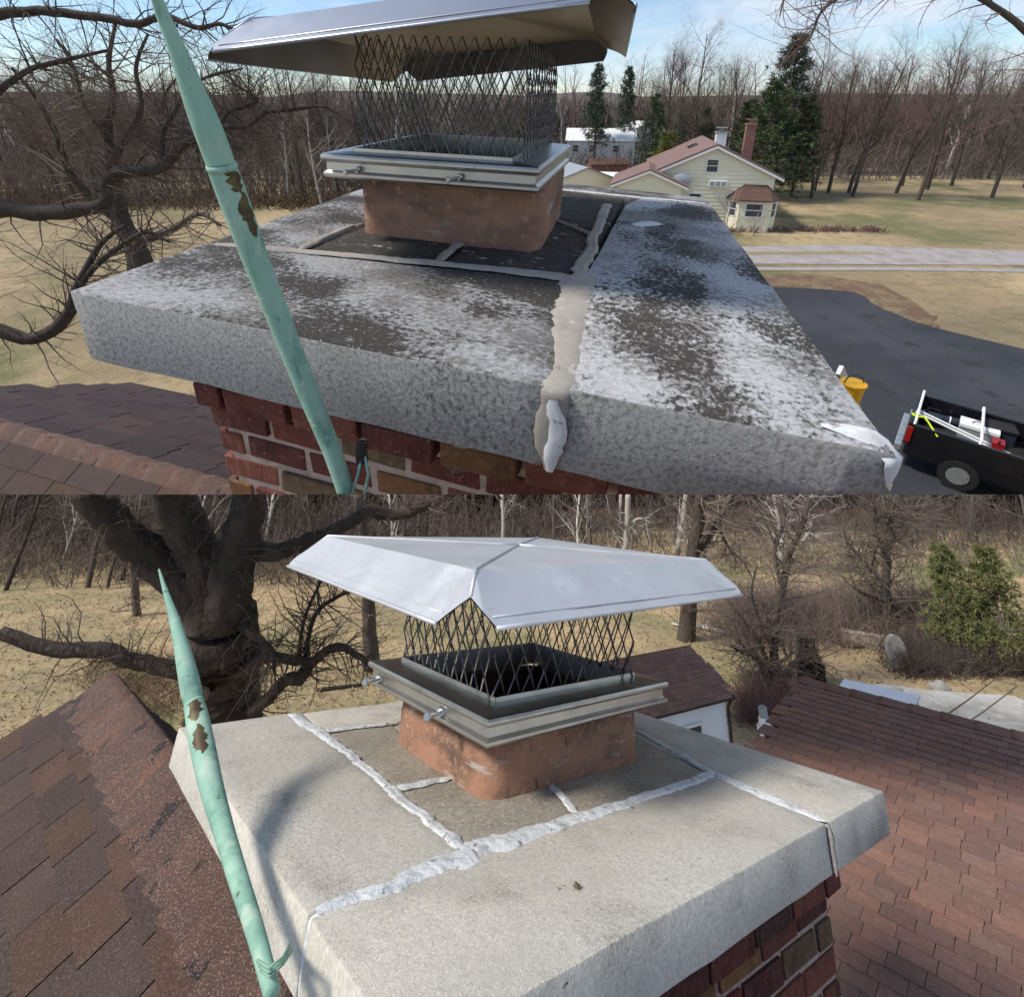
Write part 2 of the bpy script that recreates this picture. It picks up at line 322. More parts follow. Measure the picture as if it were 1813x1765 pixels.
# ================================================================ CHIMNEYS (both frames)
def stone(name, poly, z0, z1, mats, parent, side, seed, bev=.0035, an=0):
    """a coping stone from its plan outline, edges rounded, faces slightly uneven; second material = the sawn side faces"""
    rg = random.Random(seed)
    W_ = .85 if side > 0 else 1.45
    pl = [(x + y * math.tan(an), y) if x in (0, W_) else (x, y) for x, y in poly]
    bm = bmesh.new()
    vb = [bm.verts.new((x, y, z0)) for x, y in pl]; vt = [bm.verts.new((x, y, z1)) for x, y in pl]
    n = len(pl); bm.faces.new(vb[::-1]); bm.faces.new(vt)
    for i in range(n): bm.faces.new((vb[i], vb[(i + 1) % n], vt[(i + 1) % n], vt[i]))
    bmesh.ops.recalc_face_normals(bm, faces=bm.faces)
    for k in range(4):
        le = [e for e in bm.edges if e.calc_length() > .05]
        if le: bmesh.ops.subdivide_edges(bm, edges=le, cuts=1, use_grid_fill=True)
    if bev:
        sh = [e for e in bm.edges if len(e.link_faces) == 2 and e.calc_face_angle(0) > .6]
        bmesh.ops.bevel(bm, geom=sh, offset=bev, segments=2, affect='EDGES', profile=.5)
    for v in bm.verts:
        c = v.co
        d = nz3(c.x * 9 + seed, c.y * 9, c.z * 9) * .0022 + nz3(c.x * 40 + seed, c.y * 40, c.z * 40) * .0012
        v.co = c + Vector((nz3(c.y * 30, c.z * 30, seed) * .0016, nz3(c.x * 30, c.z * 30, seed + 5) * .0016, d))
    for f in bm.faces:
        f.smooth = True; f.material_index = 0 if f.normal.z > .75 or len(mats) < 2 else 1
    me = bpy.data.meshes.new(name); bm.to_mesh(me); bm.free()
    for m in mats: me.materials.append(m)
    me.set_sharp_from_angle(angle=math.radians(28))
    return link(name, me, parent, side)

def ribbon(name, pts, wid, hgt, mat, parent, side, seed, n=7, step=.006, an=0, base=.001, rag=.22):
    """a smeared bead of sealant along pts (x,y,z, normal) with ragged edges and a lumpy back"""
    rg = random.Random(seed)
    P = []
    for i in range(len(pts) - 1):
        a, b = Vector(pts[i][:3]), Vector(pts[i + 1][:3]); na, nb = Vector(pts[i][3]), Vector(pts[i + 1][3])
        k = max(1, int((b - a).length / step))
        for j in range(k + (i == len(pts) - 2)):
            t = j / k; P.append((a.lerp(b, t), na.lerp(nb, t).normalized(), wid[i] + (wid[i + 1] - wid[i]) * t))
    vs, fs = [], []; q = seed * 3.7
    for i, (p, nn, w) in enumerate(P):
        d = (P[min(i + 1, len(P) - 1)][0] - P[max(i - 1, 0)][0]).normalized(); s = d.cross(nn).normalized()
        e = min(1, (i + .3) / 3, (len(P) - 1 - i + .3) / 3)
        wl = w * .5 * (1 + rag * 1.5 * nz3(i * .22, q) + rag * nz3(i * .9, q + 9)) * (.4 + .6 * e)
        wr = w * .5 * (1 + rag * 1.5 * nz3(i * .22, q + 30) + rag * nz3(i * .9, q + 39)) * (.4 + .6 * e)
        sh = w * .25 * nz3(i * .07, q + 60)
        for j in range(n):
            t = j / (n - 1); o = -wl + (wl + wr) * t + sh
            h = hgt * .5 * (1 + .5 * math.sin(j * 2.3 + q + 1.5 * nz3(i * .08, q))) * (max(0, math.sin(PI * t)) ** .5) * (.8 + .45 * nz3(i * .12, j * 1.3, q) + .3 * nz3(i * .6, j * 2.1, q))
            if j in (0, n - 1): h = -.002
            v = p + s * o + nn * (base + h * e)
            v.x += v.y * math.sin(an) * 0
            vs.append(v)
    for i in range(len(P) - 1):
        for j in range(n - 1):
            a = i * n + j; fs.append((a, a + 1, a + n + 1, a + n))
    m = MB(); m.add(vs, fs); return m.build(name, mat, parent, side, smooth=True, fixn=True)

UP = (0, 0, 1)
def sheared(pts, an): return [(x + y * math.sin(an), y * math.cos(an), z, n) for x, y, z, n in pts]

def rring(w, d, r, z, n=5):
    """rounded rectangle outline"""
    out = []
    for cx, cy, a0 in ((w - r, d - r, 0), (-w + r, d - r, PI / 2), (-w + r, -d + r, PI), (w - r, -d + r, 3 * PI / 2)):
        for i in range(n + 1):
            a = a0 + PI / 2 * i / n; out.append((cx + r * math.cos(a), cy + r * math.sin(a), z))
    return out
def ringstack(m, rings, mi=0, close=False):
    n = len(rings[0]); o = len(m.v)
    for r in rings: m.v += [tuple(p) for p in r]
    for i in range(len(rings) - 1):
        for j in range(n):
            a = o + i * n + j; b = o + i * n + (j + 1) % n
            m.f.append((a, b, b + n, a + n)); m.mi.append(mi)
    return m

def loc6(x, y, z, yaw, tx, ty):
    return T(x, y, z) @ RZ(yaw) @ Matrix.Rotation(tx, 4, 'X') @ Matrix.Rotation(ty, 4, 'Y')

def flue(parent, M6, w, d, h, rc, side, lbl):
    m = MB(); t = .03 * w / .16
    rings = []
    for i in range(9):
        z = -.012 + (h + .012) * i / 8; k = 1 + .003 * math.sin(i * 2.1)
        rings.append(rring(w * k, d * k, rc, z))
    ringstack(m, rings); ringstack(m, [rring(w, d, rc, h), rring(w - t, d - t, rc * .7, h + .002)])
    m2 = MB(); ringstack(m2, [rring(w - t, d - t, rc * .7, h + .002), rring(w - t, d - t, rc * .7, h - .25)])
    for q in (m, m2): q.v = [tuple(M6 @ Vector(v)) for v in q.v]
    f = m.build('flue_liner', m_clay, parent, side, smooth=True); tag(f, lbl)
    m2.build('flue_bore', m_bore, parent, side, smooth=True)

def brickwall(parent, org, along, out, ntot, courses, side, seed, ch=.047, bl=.1, z0=0, depth=.05, insets=None):
    """running bond on one face; each brick is its own part"""
    rg = random.Random(seed); a = Vector(along).normalized(); o = Vector(out).normalized(); up = Vector(UP)
    L = ntot
    protos = {}
    for c in range(courses):
        ins = insets[c] if insets and c < len(insets) else 0
        x = -bl * .5 * (c % 2)
        while x < L - .01:
            xa, xb = max(x, 0) + .005, min(x + bl, L) - .005; x += bl
            if xb - xa < .02: continue
            key = (round(xb - xa, 3), rg.randrange(6)); pr = rg.uniform(-.003, .003)
            mi = rg.choices(range(6), (4, 3, 3, 2, 2, 2))[0]
            z = z0 - (c + 1) * ch
            p = Vector(org) + a * xa + up * (z + .0055) - o * (depth - pr + ins)
            m = MB(); w = xb - xa; h = ch - .011; dd = depth
            jit = lambda: rg.uniform(-.0018, .0018)
            vs = []
            for k in (0, 1):
                for (u, v) in ((0, 0), (w, 0), (w, h), (0, h)):
                    vs.append(p + a * (u + jit()) + up * (v + jit()) + o * (k * dd))
            fs = [(4, 5, 6, 7), (0, 3, 2, 1), (0, 1, 5, 4), (1, 2, 6, 5), (2, 3, 7, 6), (3, 0, 4, 7)]
            m.add(vs, fs); m.build('brick', m_br[mi], parent, side, bev=.003, fixn=True)

# ---------------------------------------------------------------- chimney A
AS = 1
chA = empty('brick_chimney', FA, 'brick chimney with black lichen-stained stone coping and grey cracked sealant in its joints', 'chimney', 'brick chimneys with stone coping')
WA_, DA_, TA_ = .85, 1.1006, .0913
g = .003
st = lambda nm, poly, mats, sd, zt=0, lb=None: tag(stone(nm, poly, -TA_, zt, mats, chA, AS, sd, an=ANA), lb)
st('coping_stone', [(0, 0), (.578 - g, 0), (.555 - g, .285 - g), (0, .215 - g)], [m_stoneA, m_faceA], 1, 0, 'front coping stone speckled with black lichen')
st('coping_stone', [(.578 + g, 0), (WA_, 0), (WA_, 1.0), (.60, .985), (.565 + g, .87), (.556 + g, .29)], [m_stoneAr, m_faceA], 2, .001, 'pale whitish right-hand coping stone')
st('coping_stone', [(0, .215 + g), (.127 - g, .235 + g), (.127 - g, 1.0), (0, 1.0)], [m_stoneA, m_faceA], 3, -.001)
st('coping_stone', [(.0, 1.0 + g), (.60, .985 + g), (WA_, 1.0 + g), (WA_, DA_), (0, DA_)], [m_stoneA, m_faceA], 4, -.001)
st('inner_stone', [(.127 + g, .24 + g), (.342 - g, .265 + g), (.345 - g, .70), (.127 + g, .70)], [m_innerA], 5, -.004, 'inner stone blackened by lichen')
st('inner_stone', [(.342 + g, .265 + g), (.55 - g, .29 + g), (.556 - g, .585), (.345 + g, .70)], [m_innerA], 6, -.004)
st('inner_stone', [(.35, .70 + g), (.556 - g, .585 + g), (.562 - g, .98), (.35, .995)], [m_innerA], 7, -.005)
st('inner_stone', [(.127 + g, .70 + g), (.345, .70 + g), (.345, .995), (.127 + g, .995)], [m_innerA], 8, -.005)
# sealant joints
R = ribbon
R('sealant_bead', [(.580, -.001, -TA_ - .001, (0, -1, 0)), (.578, -.002, -.050, (0, -1, 0)), (.577, -.002, -.005, (0, -.9, .4)), (.578, .004, .001, (0, -.3, .9)), (.578, .02, .0, UP), (.572, .10, 0, UP), (.564, .20, 0, UP), (.551, .295, 0, UP), (.548, .33, 0, UP)], [.020, .026, .028, .030, .030, .036, .048, .058, .034], .0032, m_caulkA, chA, AS, 12)
tag(R('sealant_bead', [(.583, -.0035, -TA_, (0, -1, 0)), (.582, -.0045, -.060, (0, -1, 0)), (.581, -.0045, -.022, (0, -1, 0)), (.580, -.0045, -.010, (0, -1, 0))], [.014, .016, .020, .018], .0016, m_caulkW, chA, AS, 24, rag=.35), 'whiter fresh sealant over the grey joint')
R('sealant_bead', [(.548, .32, 0, UP), (.545, .45, 0, UP), (.536, .62, 0, UP), (.527, .86, 0, UP)], [.026, .022, .020, .024], .005, m_caulkA, chA, AS, 13)
R('sealant_bead', [(.002, .214, 0, UP), (.12, .236, 0, UP), (.33, .272, 0, UP), (.44, .288, 0, UP), (.545, .300, 0, UP)], [.016, .014, .017, .020, .032], .005, m_caulkA, chA, AS, 14)
R('sealant_bead', [(.342, .282, 0, UP), (.336, .345, 0, UP), (.330, .405, 0, UP)], [.018, .014, .024], .008, m_caulkA, chA, AS, 15)
R('sealant_bead', [(.432, .655, -.002, UP), (.49, .60, -.002, UP), (.54, .545, 0, UP)], [.010, .010, .012], .004, m_caulkA, chA, AS, 16)
R('sealant_bead', [(.129, .245, 0, UP), (.122, .33, 0, UP), (.118, .41, 0, UP)], [.014, .010, .010], .004, m_caulkA, chA, AS, 17)
R('sealant_bead', [(.36, .985, 0, UP), (.60, .985, .001, UP), (.76, .995, .001, UP)], [.006, .008, .008], .003, m_caulkW, chA, AS, 18)
tag(R('sealant_smear', [(.60, .66, .001, UP), (.63, .69, .001, UP), (.66, .70, .001, UP)], [.02, .03, .012], .006, m_caulkW, chA, AS, 19), 'dried white sealant smear')
tag(R('sealant_smear', [(.80, .02, .002, UP), (.838, .018, .002, UP), (.851, .004, -.006, (.6, -.6, .5)), (.853, .002, -.03, (.7, -.7, 0))], [.010, .022, .022, .016], .005, m_caulkW, chA, AS, 20), 'white sealant smear on the near corner')
flue(chA, loc6(.294, .557, 0, .078, 0, 0), .16, .168, .102, .035, AS, 'square terracotta flue with rounded corners')
oA = .087
core = MB(); core.box((oA + .004, oA + .004, -1.2), (WA_ - oA - .004, DA_ - oA - .004, -TA_ - .0005)); core.build('mortar_core', m_mortar, chA, AS)
ins = [-.022, -.022] + [0] * 30
brickwall(chA, (oA - .02, oA, 0), (1, 0, 0), (0, -1, 0), WA_ - 2 * oA + .02, 14, AS, 21, z0=-TA_ - .001, insets=ins, bl=.105)
brickwall(chA, (oA, oA + .055, 0), (0, 1, 0), (-1, 0, 0), DA_ - 2 * oA - .06, 10, AS, 22, z0=-TA_ - .001, insets=ins, bl=.105)
tag(R('mortar_smear', [(.40, .062, -.10, (0, -1, 0)), (.43, .06, -.112, (0, -1, 0)), (.46, .06, -.128, (0, -1, 0)), (.49, .06, -.135, (0, -1, 0))], [.016, .03, .03, .014], .008, m_caulkA, chA, AS, 23, rag=.8), 'pale mortar smear under the coping')

# ---------------------------------------------------------------- steel chimney caps
def profring(m, w, d, prof, r=.0, mi=0):
    """sweep (offset, z) profile round a rectangle with mitred corners"""
    ringstack(m, [[(w + o, -d - o, z), (w + o, d + o, z), (-w - o, d + o, z), (-w - o, -d - o, z)] for o, z in prof], mi)

def collar(parent, M6, w, d, h, mw, md, side, k):
    """k scales the details"""
    m = MB()
    prof = [(0, 0), (.0035, .001), (.006, .005), (.006, .010), (.002, .0125), (.0, .015), (0, .030), (.002, .032), (.006, .0335), (.008, .038), (.008, .042), (.006, .046), (.003, .0475)]
    hh = .0475
    prof = [(o * k, z * h / hh) for o, z in prof]
    profring(m, w - .008 * k, d - .008 * k, prof)
    profring(m, w - .008 * k, d - .008 * k, [(0, 0), (-.012 * k, .001), (-.012 * k, .02 * k)])
    m.v = [tuple(M6 @ Vector(v)) for v in m.v]; m.build('collar_band', m_steel, parent, side, fixn=False)
    t = MB(); tw = w - .005 * k; td = d - .005 * k; z = h
    ringstack(t, [[(tw, -td, z), (tw, td, z), (-tw, td, z), (-tw, -td, z)], [(mw, -md, z + .004 * k), (mw, md, z + .004 * k), (-mw, md, z + .004 * k), (-mw, -md, z + .004 * k)],
                  [(mw, -md, z - .03 * k), (mw, md, z - .03 * k), (-mw, md, z - .03 * k), (-mw, -md, z - .03 * k)]])
    t.v = [tuple(M6 @ Vector(v)) for v in t.v]; t.build('top_flange', m_steel, parent, side)
    # upstand the screen is fixed to
    for a, b in (((-mw, -md), (mw, -md)), ((mw, -md), (mw, md)), ((mw, md), (-mw, md)), ((-mw, md), (-mw, -md))):
        q = MB(); a3 = Vector((a[0], a[1], z + .003 * k)); b3 = Vector((b[0], b[1], z + .003 * k)); dv = (b3 - a3).normalized(); nn = dv.cross(Vector(UP))
        q.obox(a3, b3 - a3, Vector((0, 0, .007 * k)), -nn * .002 * k); q.v = [tuple(M6 @ Vector(v)) for v in q.v]; q.build('screen_flange', m_steel, parent, side)

def bolt(parent, M6, p, d, side, k):
    """set screw: threaded shaft sticking out of the band and its slotted head"""
    p = Vector(p); d = Vector(d).normalized(); R3 = M6
    s = MB(); n = 14
    pts = [p + d * (.03 * k * i / n) for i in range(n + 1)]; rad = [.0033 * k * (1 if i % 2 else .82) for i in range(n + 1)]
    s.tube([R3 @ q for q in pts], rad, 8); o = s.build('screw_shaft', m_steel, parent, side, smooth=True)
    hd = MB(); hd.tube([R3 @ (p + d * .029 * k), R3 @ (p + d * .0325 * k), R3 @ (p + d * .034 * k)], [.0062 * k, .0068 * k, .005 * k], 6)
    hd.build('screw_head', m_steel, parent, side)
    nn = MB(); nn.tube([R3 @ (p - d * .001 * k), R3 @ (p + d * .003 * k)], [.0075 * k, .0062 * k], 8); nn.build('screw_nut', m_steel, parent, side)

def screen(parent, M6, w, d, h, na, nb, rows, side, r, seed):
    """expanded-metal screen: each zigzag strand is a part"""
    rg = random.Random(seed)
    for (a, b, cnt) in (((-w, -d), (w, -d), na), ((w, -d), (w, d), nb), ((w, d), (-w, d), na), ((-w, d), (-w, -d), nb)):
        a = Vector((a[0], a[1], 0)); b = Vector((b[0], b[1], 0)); dv = b - a; u = dv.normalized(); out = u.cross(Vector(UP)); s = dv.length / cnt
        for i in range(cnt + 1):
            for ph in (0, 1):
                if i == 0 and ph == 1 or i == cnt and ph == 0: continue
                pts = []
                K = rows * 2
                for j in range(K + 1):
                    off = (.5 - .06 if (j + 0) % 2 else .04) * s
                    off = off if ph == 0 else -off
                    x = i * s + off
                    bul = .006 * math.sin(PI * j / K) * (w / .16)
                    e = [(-.16, 0), (.16, 0)] if 0 < j < K else [(0, 0)]
                    for dz, _ in e:
                        pts.append(M6 @ (a + u * (x + rg.uniform(-.012, .012) * s) + out * (bul + rg.uniform(-.1, .1) * s * .12) + Vector((0, 0, h * (j + dz * .6) / K))))
                m = MB(); m.tube(pts, r, 4, cap=False); m.build('wire', m_wire, parent, side)

def hood(parent, M6, hw, hd, t, kw, kd, kz, az, side, mo, mu, th, lip, seed):
    """hip-roofed rain hood with folded corners, a drooping flange, rolled lips and standing seams"""
    def X(p): return M6 @ Vector(p)
    m = MB(); cs = [(-kw, -kd, kz), (kw, -kd, kz), (kw, kd, kz), (-kw, kd, kz)]; rim = []
    sx = [(-1, -1), (1, -1), (1, 1), (-1, 1)]
    ap = Vector((0, 0, az)); N = 10
    def patch(a, b, c, dd, n1, n2, dent):
        a, b, c, dd = map(Vector, (a, b, c, dd)); vs, fs = [], []
        for i in range(n1 + 1):
            for j in range(n2 + 1):
                u, v = i / n1, j / n2
                p = (a * (1 - u) + b * u) * (1 - v) + (dd * (1 - u) + c * u) * v
                p.z += dent * nz3(p.x * 7 + seed, p.y * 7) * math.sin(PI * u) * math.sin(PI * v)
                vs.append(X(p))
        for i in range(n1):
            for j in range(n2):
                q = i * (n2 + 1) + j; fs.append((q, q + n2 + 1, q + n2 + 2, q + 1))
        m.add(vs, fs)
    sides = []
    for i in range(4):
        A, B = Vector(cs[i]), Vector(cs[(i + 1) % 4]); s0, s1 = sx[i], sx[(i + 1) % 4]
        if i % 2 == 0:
            ra = Vector((s0[0] * (hw - t), s0[1] * hd, 0)); rb = Vector((s1[0] * (hw - t), s1[1] * hd, 0))
        else:
            ra = Vector((s0[0] * hw, s0[1] * (hd - t), 0)); rb = Vector((s1[0] * hw, s1[1] * (hd - t), 0))
        sides.append((ra, rb, A, B))
        mid = (A + B) / 2
        patch(A, B, ap + (B - A) * .0001, ap, N, N, az * .06)
        patch(ra, rb, B, A, N, 4, kz * .10)
    notch = []
    for i in range(4):
        cA = Vector(cs[i]); a = sides[i - 1][1]; b = sides[i][0]
        n = cA.lerp((a + b) / 2, .62); n.z += kz * .12; notch.append(n)
        for (p, q) in ((a, n), (n, b)):
            vs, fs = [], []; K = 4
            for r_ in range(K + 1):
                for c_ in range(K + 1):
                    u, v = r_ / K, c_ / K; base = p.lerp(q, v); bul = math.sin(PI * v) * u * kz * .10
                    pt = cA.lerp(base, u); pt = pt + Vector((sx[i][0], sx[i][1], .3)).normalized() * bul; vs.append(X(pt))
            for r_ in range(K):
                for c_ in range(K):
                    w_ = r_ * (K + 1) + c_; fs.append((w_, w_ + 1, w_ + K + 2, w_ + K + 1))
            m.add(vs, fs)
    me = m.mesh('hood_sheet', [mo], True)
    bm = bmesh.new(); bm.from_mesh(me); bmesh.ops.remove_doubles(bm, verts=bm.verts, dist=th * .3)
    bmesh.ops.recalc_face_normals(bm, faces=bm.faces)
    cen = X((0, 0, az)); upv = (X((0, 0, 1)) - X((0, 0, 0)))
    tot = sum((f.normal.dot(upv) * f.calc_area() for f in bm.faces))
    if tot < 0: bmesh.ops.reverse_faces(bm, faces=bm.faces[:])
    bm.to_mesh(me)
    # underside: the same sheet one thickness lower, tarnished, with shade put into its colour
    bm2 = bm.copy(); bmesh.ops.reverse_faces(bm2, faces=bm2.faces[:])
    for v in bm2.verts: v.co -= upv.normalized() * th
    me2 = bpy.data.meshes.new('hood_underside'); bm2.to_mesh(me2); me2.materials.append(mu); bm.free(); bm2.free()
    me2.polygons.foreach_set('use_smooth', [True] * len(me2.polygons))
    for q in (me, me2):
        try: q.set_sharp_from_angle(angle=math.radians(14))
        except Exception: pass
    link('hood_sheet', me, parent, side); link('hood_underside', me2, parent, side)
    for i, (ra, rb, A, B) in enumerate(sides):
        q = MB(); n = 12
        out = Vector((sx[i][0] + sx[(i + 1) % 4][0], sx[i][1] + sx[(i + 1) % 4][1], 0)).normalized()
        q.tube([X(ra.lerp(rb, j / n) + out * lip * .2 + Vector((0, 0, -lip * .3 + lip * .25 * nz3(j * .4, i, seed)))) for j in range(n + 1)], lip, 6)
        q.build('rolled_edge', mo, parent, side, smooth=True)
        # a second bead above the lip
        q = MB(); q.tube([X(ra.lerp(rb, j / n).lerp(A.lerp(B, j / n), .16) + Vector((0, 0, lip * .15))) for j in range(n + 1)], lip * .5, 5); q.build('edge_bead', mo, parent, side, smooth=True)
    for i in range(4):
        q = MB(); n = 10; c = Vector(cs[i])
        q.tube([X(ap.lerp(c, j / n) + Vector((0, 0, lip * .35))) for j in range(n + 1)] + [X(notch[i] + Vector((0, 0, lip * .3)))], [lip * 1.0] * (n + 1) + [lip * .7], 6)
        q.build('standing_seam', mo, parent, side, smooth=True)

capA = empty('chimney_cap', FA, 'steel chimney cap seen from below, wire screen, above the lichen-stained coping', 'chimney cap', 'stainless steel chimney caps')
MA = loc6(.285, .517, .100, .050, .012, -.02)
collar(capA, MA, .178, .172, .038, .132, .150, AS, .8)
bolt(capA, MA, (-.115, -.172, .016), (-.35, -1, -.05), AS, .75); bolt(capA, MA, (.055, -.172, .016), (-.45, -1, -.05), AS, .75)
screen(capA, loc6(.292, .535, .1395, .07, 0, -.014), .130, .158, .165, 14, 12, 4, AS, .0011, 31)
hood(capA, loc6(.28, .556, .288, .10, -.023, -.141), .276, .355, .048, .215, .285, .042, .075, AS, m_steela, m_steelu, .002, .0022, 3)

# ---------------------------------------------------------------- chimney B
BS = -1
chB = empty('brick_chimney', FB, 'brick chimney with clean pale stone coping and fresh white sealant lines', 'chimney', 'brick chimneys with stone coping')
WB_, DB_, TB_ = 1.45, 1.3085, .090
st = lambda nm, poly, mats, sd, zt=0, lb=None: tag(stone(nm, poly, -TB_, zt, mats, chB, BS, sd, an=ANB, bev=.005), lb)
g = .004
st('coping_stone', [(0, 0), (1.095 - g, 0), (1.12 - g, .30 - g), (.306, .31 - g), (0, .295 - g)], [m_stoneB], 31, 0, 'long near coping stone')
st('coping_stone', [(0, .295 + g), (.306 - g, .31 + g), (.312 - g, DB_), (0, DB_)], [m_stoneB], 32, .001, 'left coping stone with brown rub marks')
st('coping_stone', [(1.095 + g, 0), (WB_, 0), (WB_, DB_), (1.27 + g, DB_), (1.12 + g, .30)], [m_stoneB], 33, -.001, 'right coping stone streaked with grey')
st('inner_stone', [(.306 + g, .31 + g), (.60 - g, .306 + g), (.68, .50), (.47, .63), (.309 + g, .632 - g)], [m_innerB], 34, -.003, 'brown stained inner stone at the near corner of the flue')
st('inner_stone', [(.60 + g, .305 + g), (1.12 - g, .30 + g), (1.20 - g, .70), (.68, .50)], [m_innerB], 35, -.003)
st('inner_stone', [(.309 + g, .632 + g), (.47, .63), (.53, 1.09), (.311 + g, 1.085 - g)], [m_innerB], 36, -.003)
st('inner_stone', [(.311 + g, 1.085 + g), (.53, 1.095), (1.2, 1.05), (1.27 - g, DB_), (.312 + g, DB_)], [m_stoneB], 37, -.002)
st('inner_stone', [(.47, .63), (.68, .50), (1.20 - g, .70), (1.25, 1.05), (.53, 1.09)], [m_innerB], 38, -.005)
fy = (0, -1, 0); fx = (-1, 0, 0)
R('sealant_bead', [(-.004, .298, -TB_, fx), (-.006, .297, -.04, fx), (-.005, .296, -.006, (-.7, 0, .7)), (.01, .296, .002, UP)], [.016, .014, .016, .02], .005, m_caulkW, chB, BS, 41)
R('sealant_bead', [(.0, .296, .001, UP), (.12, .302, .001, UP), (.22, .312, .001, UP), (.31, .322, .001, UP), (.40, .312, .001, UP)], [.026, .036, .050, .066, .060], .006, m_caulkW, chB, BS, 42)
R('sealant_bead', [(.36, .318, .001, UP), (.50, .312, .001, UP), (.80, .305, .001, UP), (1.13, .302, .001, UP)], [.064, .046, .034, .036], .006, m_caulkW, chB, BS, 43)
R('sealant_bead', [(.300, .335, .001, UP), (.304, .50, .001, UP), (.300, .66, .001, UP)], [.034, .030, .044], .006, m_caulkW, chB, BS, 44)
R('sealant_bead', [(.300, .64, .001, UP), (.300, .90, .001, UP), (.292, 1.10, .001, UP), (.275, 1.305, .001, UP)], [.034, .030, .046, .036], .006, m_caulkW, chB, BS, 45)
R('sealant_bead', [(.31, .640, .001, UP), (.38, .632, .001, UP), (.462, .626, .001, UP)], [.032, .026, .020], .006, m_caulkW, chB, BS, 46)
R('sealant_bead', [(.30, 1.10, .001, UP), (.42, 1.085, .001, UP), (.54, 1.075, .001, UP)], [.024, .018, .018], .005, m_caulkW, chB, BS, 47)
R('sealant_bead', [(.668, .480, -.002, UP), (.640, .40, 0, UP), (.606, .325, .001, UP)], [.020, .022, .028], .006, m_caulkW, chB, BS, 48)
R('sealant_bead', [(1.095, .0, .001, UP), (1.105, .12, .001, UP), (1.118, .30, .001, UP)], [.016, .042, .030], .006, m_caulkW, chB, BS, 49)
R('sealant_bead', [(1.12, .30, .001, UP), (1.165, .45, .001, UP), (1.215, .62, .001, UP), (1.25, .8, .001, UP)], [.028, .022, .018, .014], .005, m_caulkW, chB, BS, 50)
R('sealant_bead', [(1.095, -.004, .0, (0, -.7, .7)), (1.095, -.006, -.03, fy), (1.095, -.005, -TB_, fy)], [.014, .018, .016], .006, m_caulkA, chB, BS, 51)
flue(chB, loc6(.747, .715, 0, -.01, 0, 0), .286, .245, .150, .062, BS, 'terracotta flue with rounded corners and a dark stain')
oB = .13
core = MB(); core.box((oB + .006, oB + .006, -1.4), (WB_ - oB - .006, DB_ - oB - .006, -TB_ - .0005)); core.build('mortar_core', m_mortar, chB, BS)
insB = [-.04, -.04] + [0] * 30
brickwall(chB, (oB, oB, 0), (1, 0, 0), fy, WB_ - 2 * oB, 24, BS, 52, ch=.055, z0=-TB_ - .001, bl=.17, depth=.07, insets=insB)
brickwall(chB, (oB, oB + .075, 0), (0, 1, 0), fx, DB_ - 2 * oB - .08, 18, BS, 53, ch=.055, z0=-TB_ - .001, bl=.17, depth=.07, insets=insB)
lv = empty('dead_leaf', FB @ T(.40, .12, .002), 'tiny dark brown leaf scrap lying on the near clean coping stone', 'leaf')
m = MB(); m.add([(0, 0, .001), (.009, .004, .003), (.006, .014, .005), (-.004, .010, .001)], [(0, 1, 2, 3)]); m.build('leaf_blade', m_leaf, lv, BS)
m = MB(); m.tube([(0, 0, .001), (-.006, -.005, .001)], .0005, 3); m.build('stalk', m_leaf, lv, BS)
capB = empty('chimney_cap', FB, 'steel chimney cap seen from above, pale hipped hood over diamond wire screen, on clean coping', 'chimney cap', 'stainless steel chimney caps')
MB6 = loc6(.745, .719, .134, .039, .027, -.018)
collar(capB, MB6, .359, .301, .057, .283, .232, BS, 1.7)
bolt(capB, MB6, (-.352, -.10, .022), (-1, -.38, .03), BS, 1.75); bolt(capB, MB6, (-.352, .235, .022), (-1, -.38, .03), BS, 1.75)
screen(capB, loc6(.746, .727, .195, .0, .011, -.016), .277, .232, .272, 11, 10, 3, BS, .0026, 32)
hood(capB, loc6(.727, .728, .449, .053, .062, -.053), .602, .514, .086, .495, .405, .089, .098, BS, m_steelh, m_steelu, .003, .0045, 8)

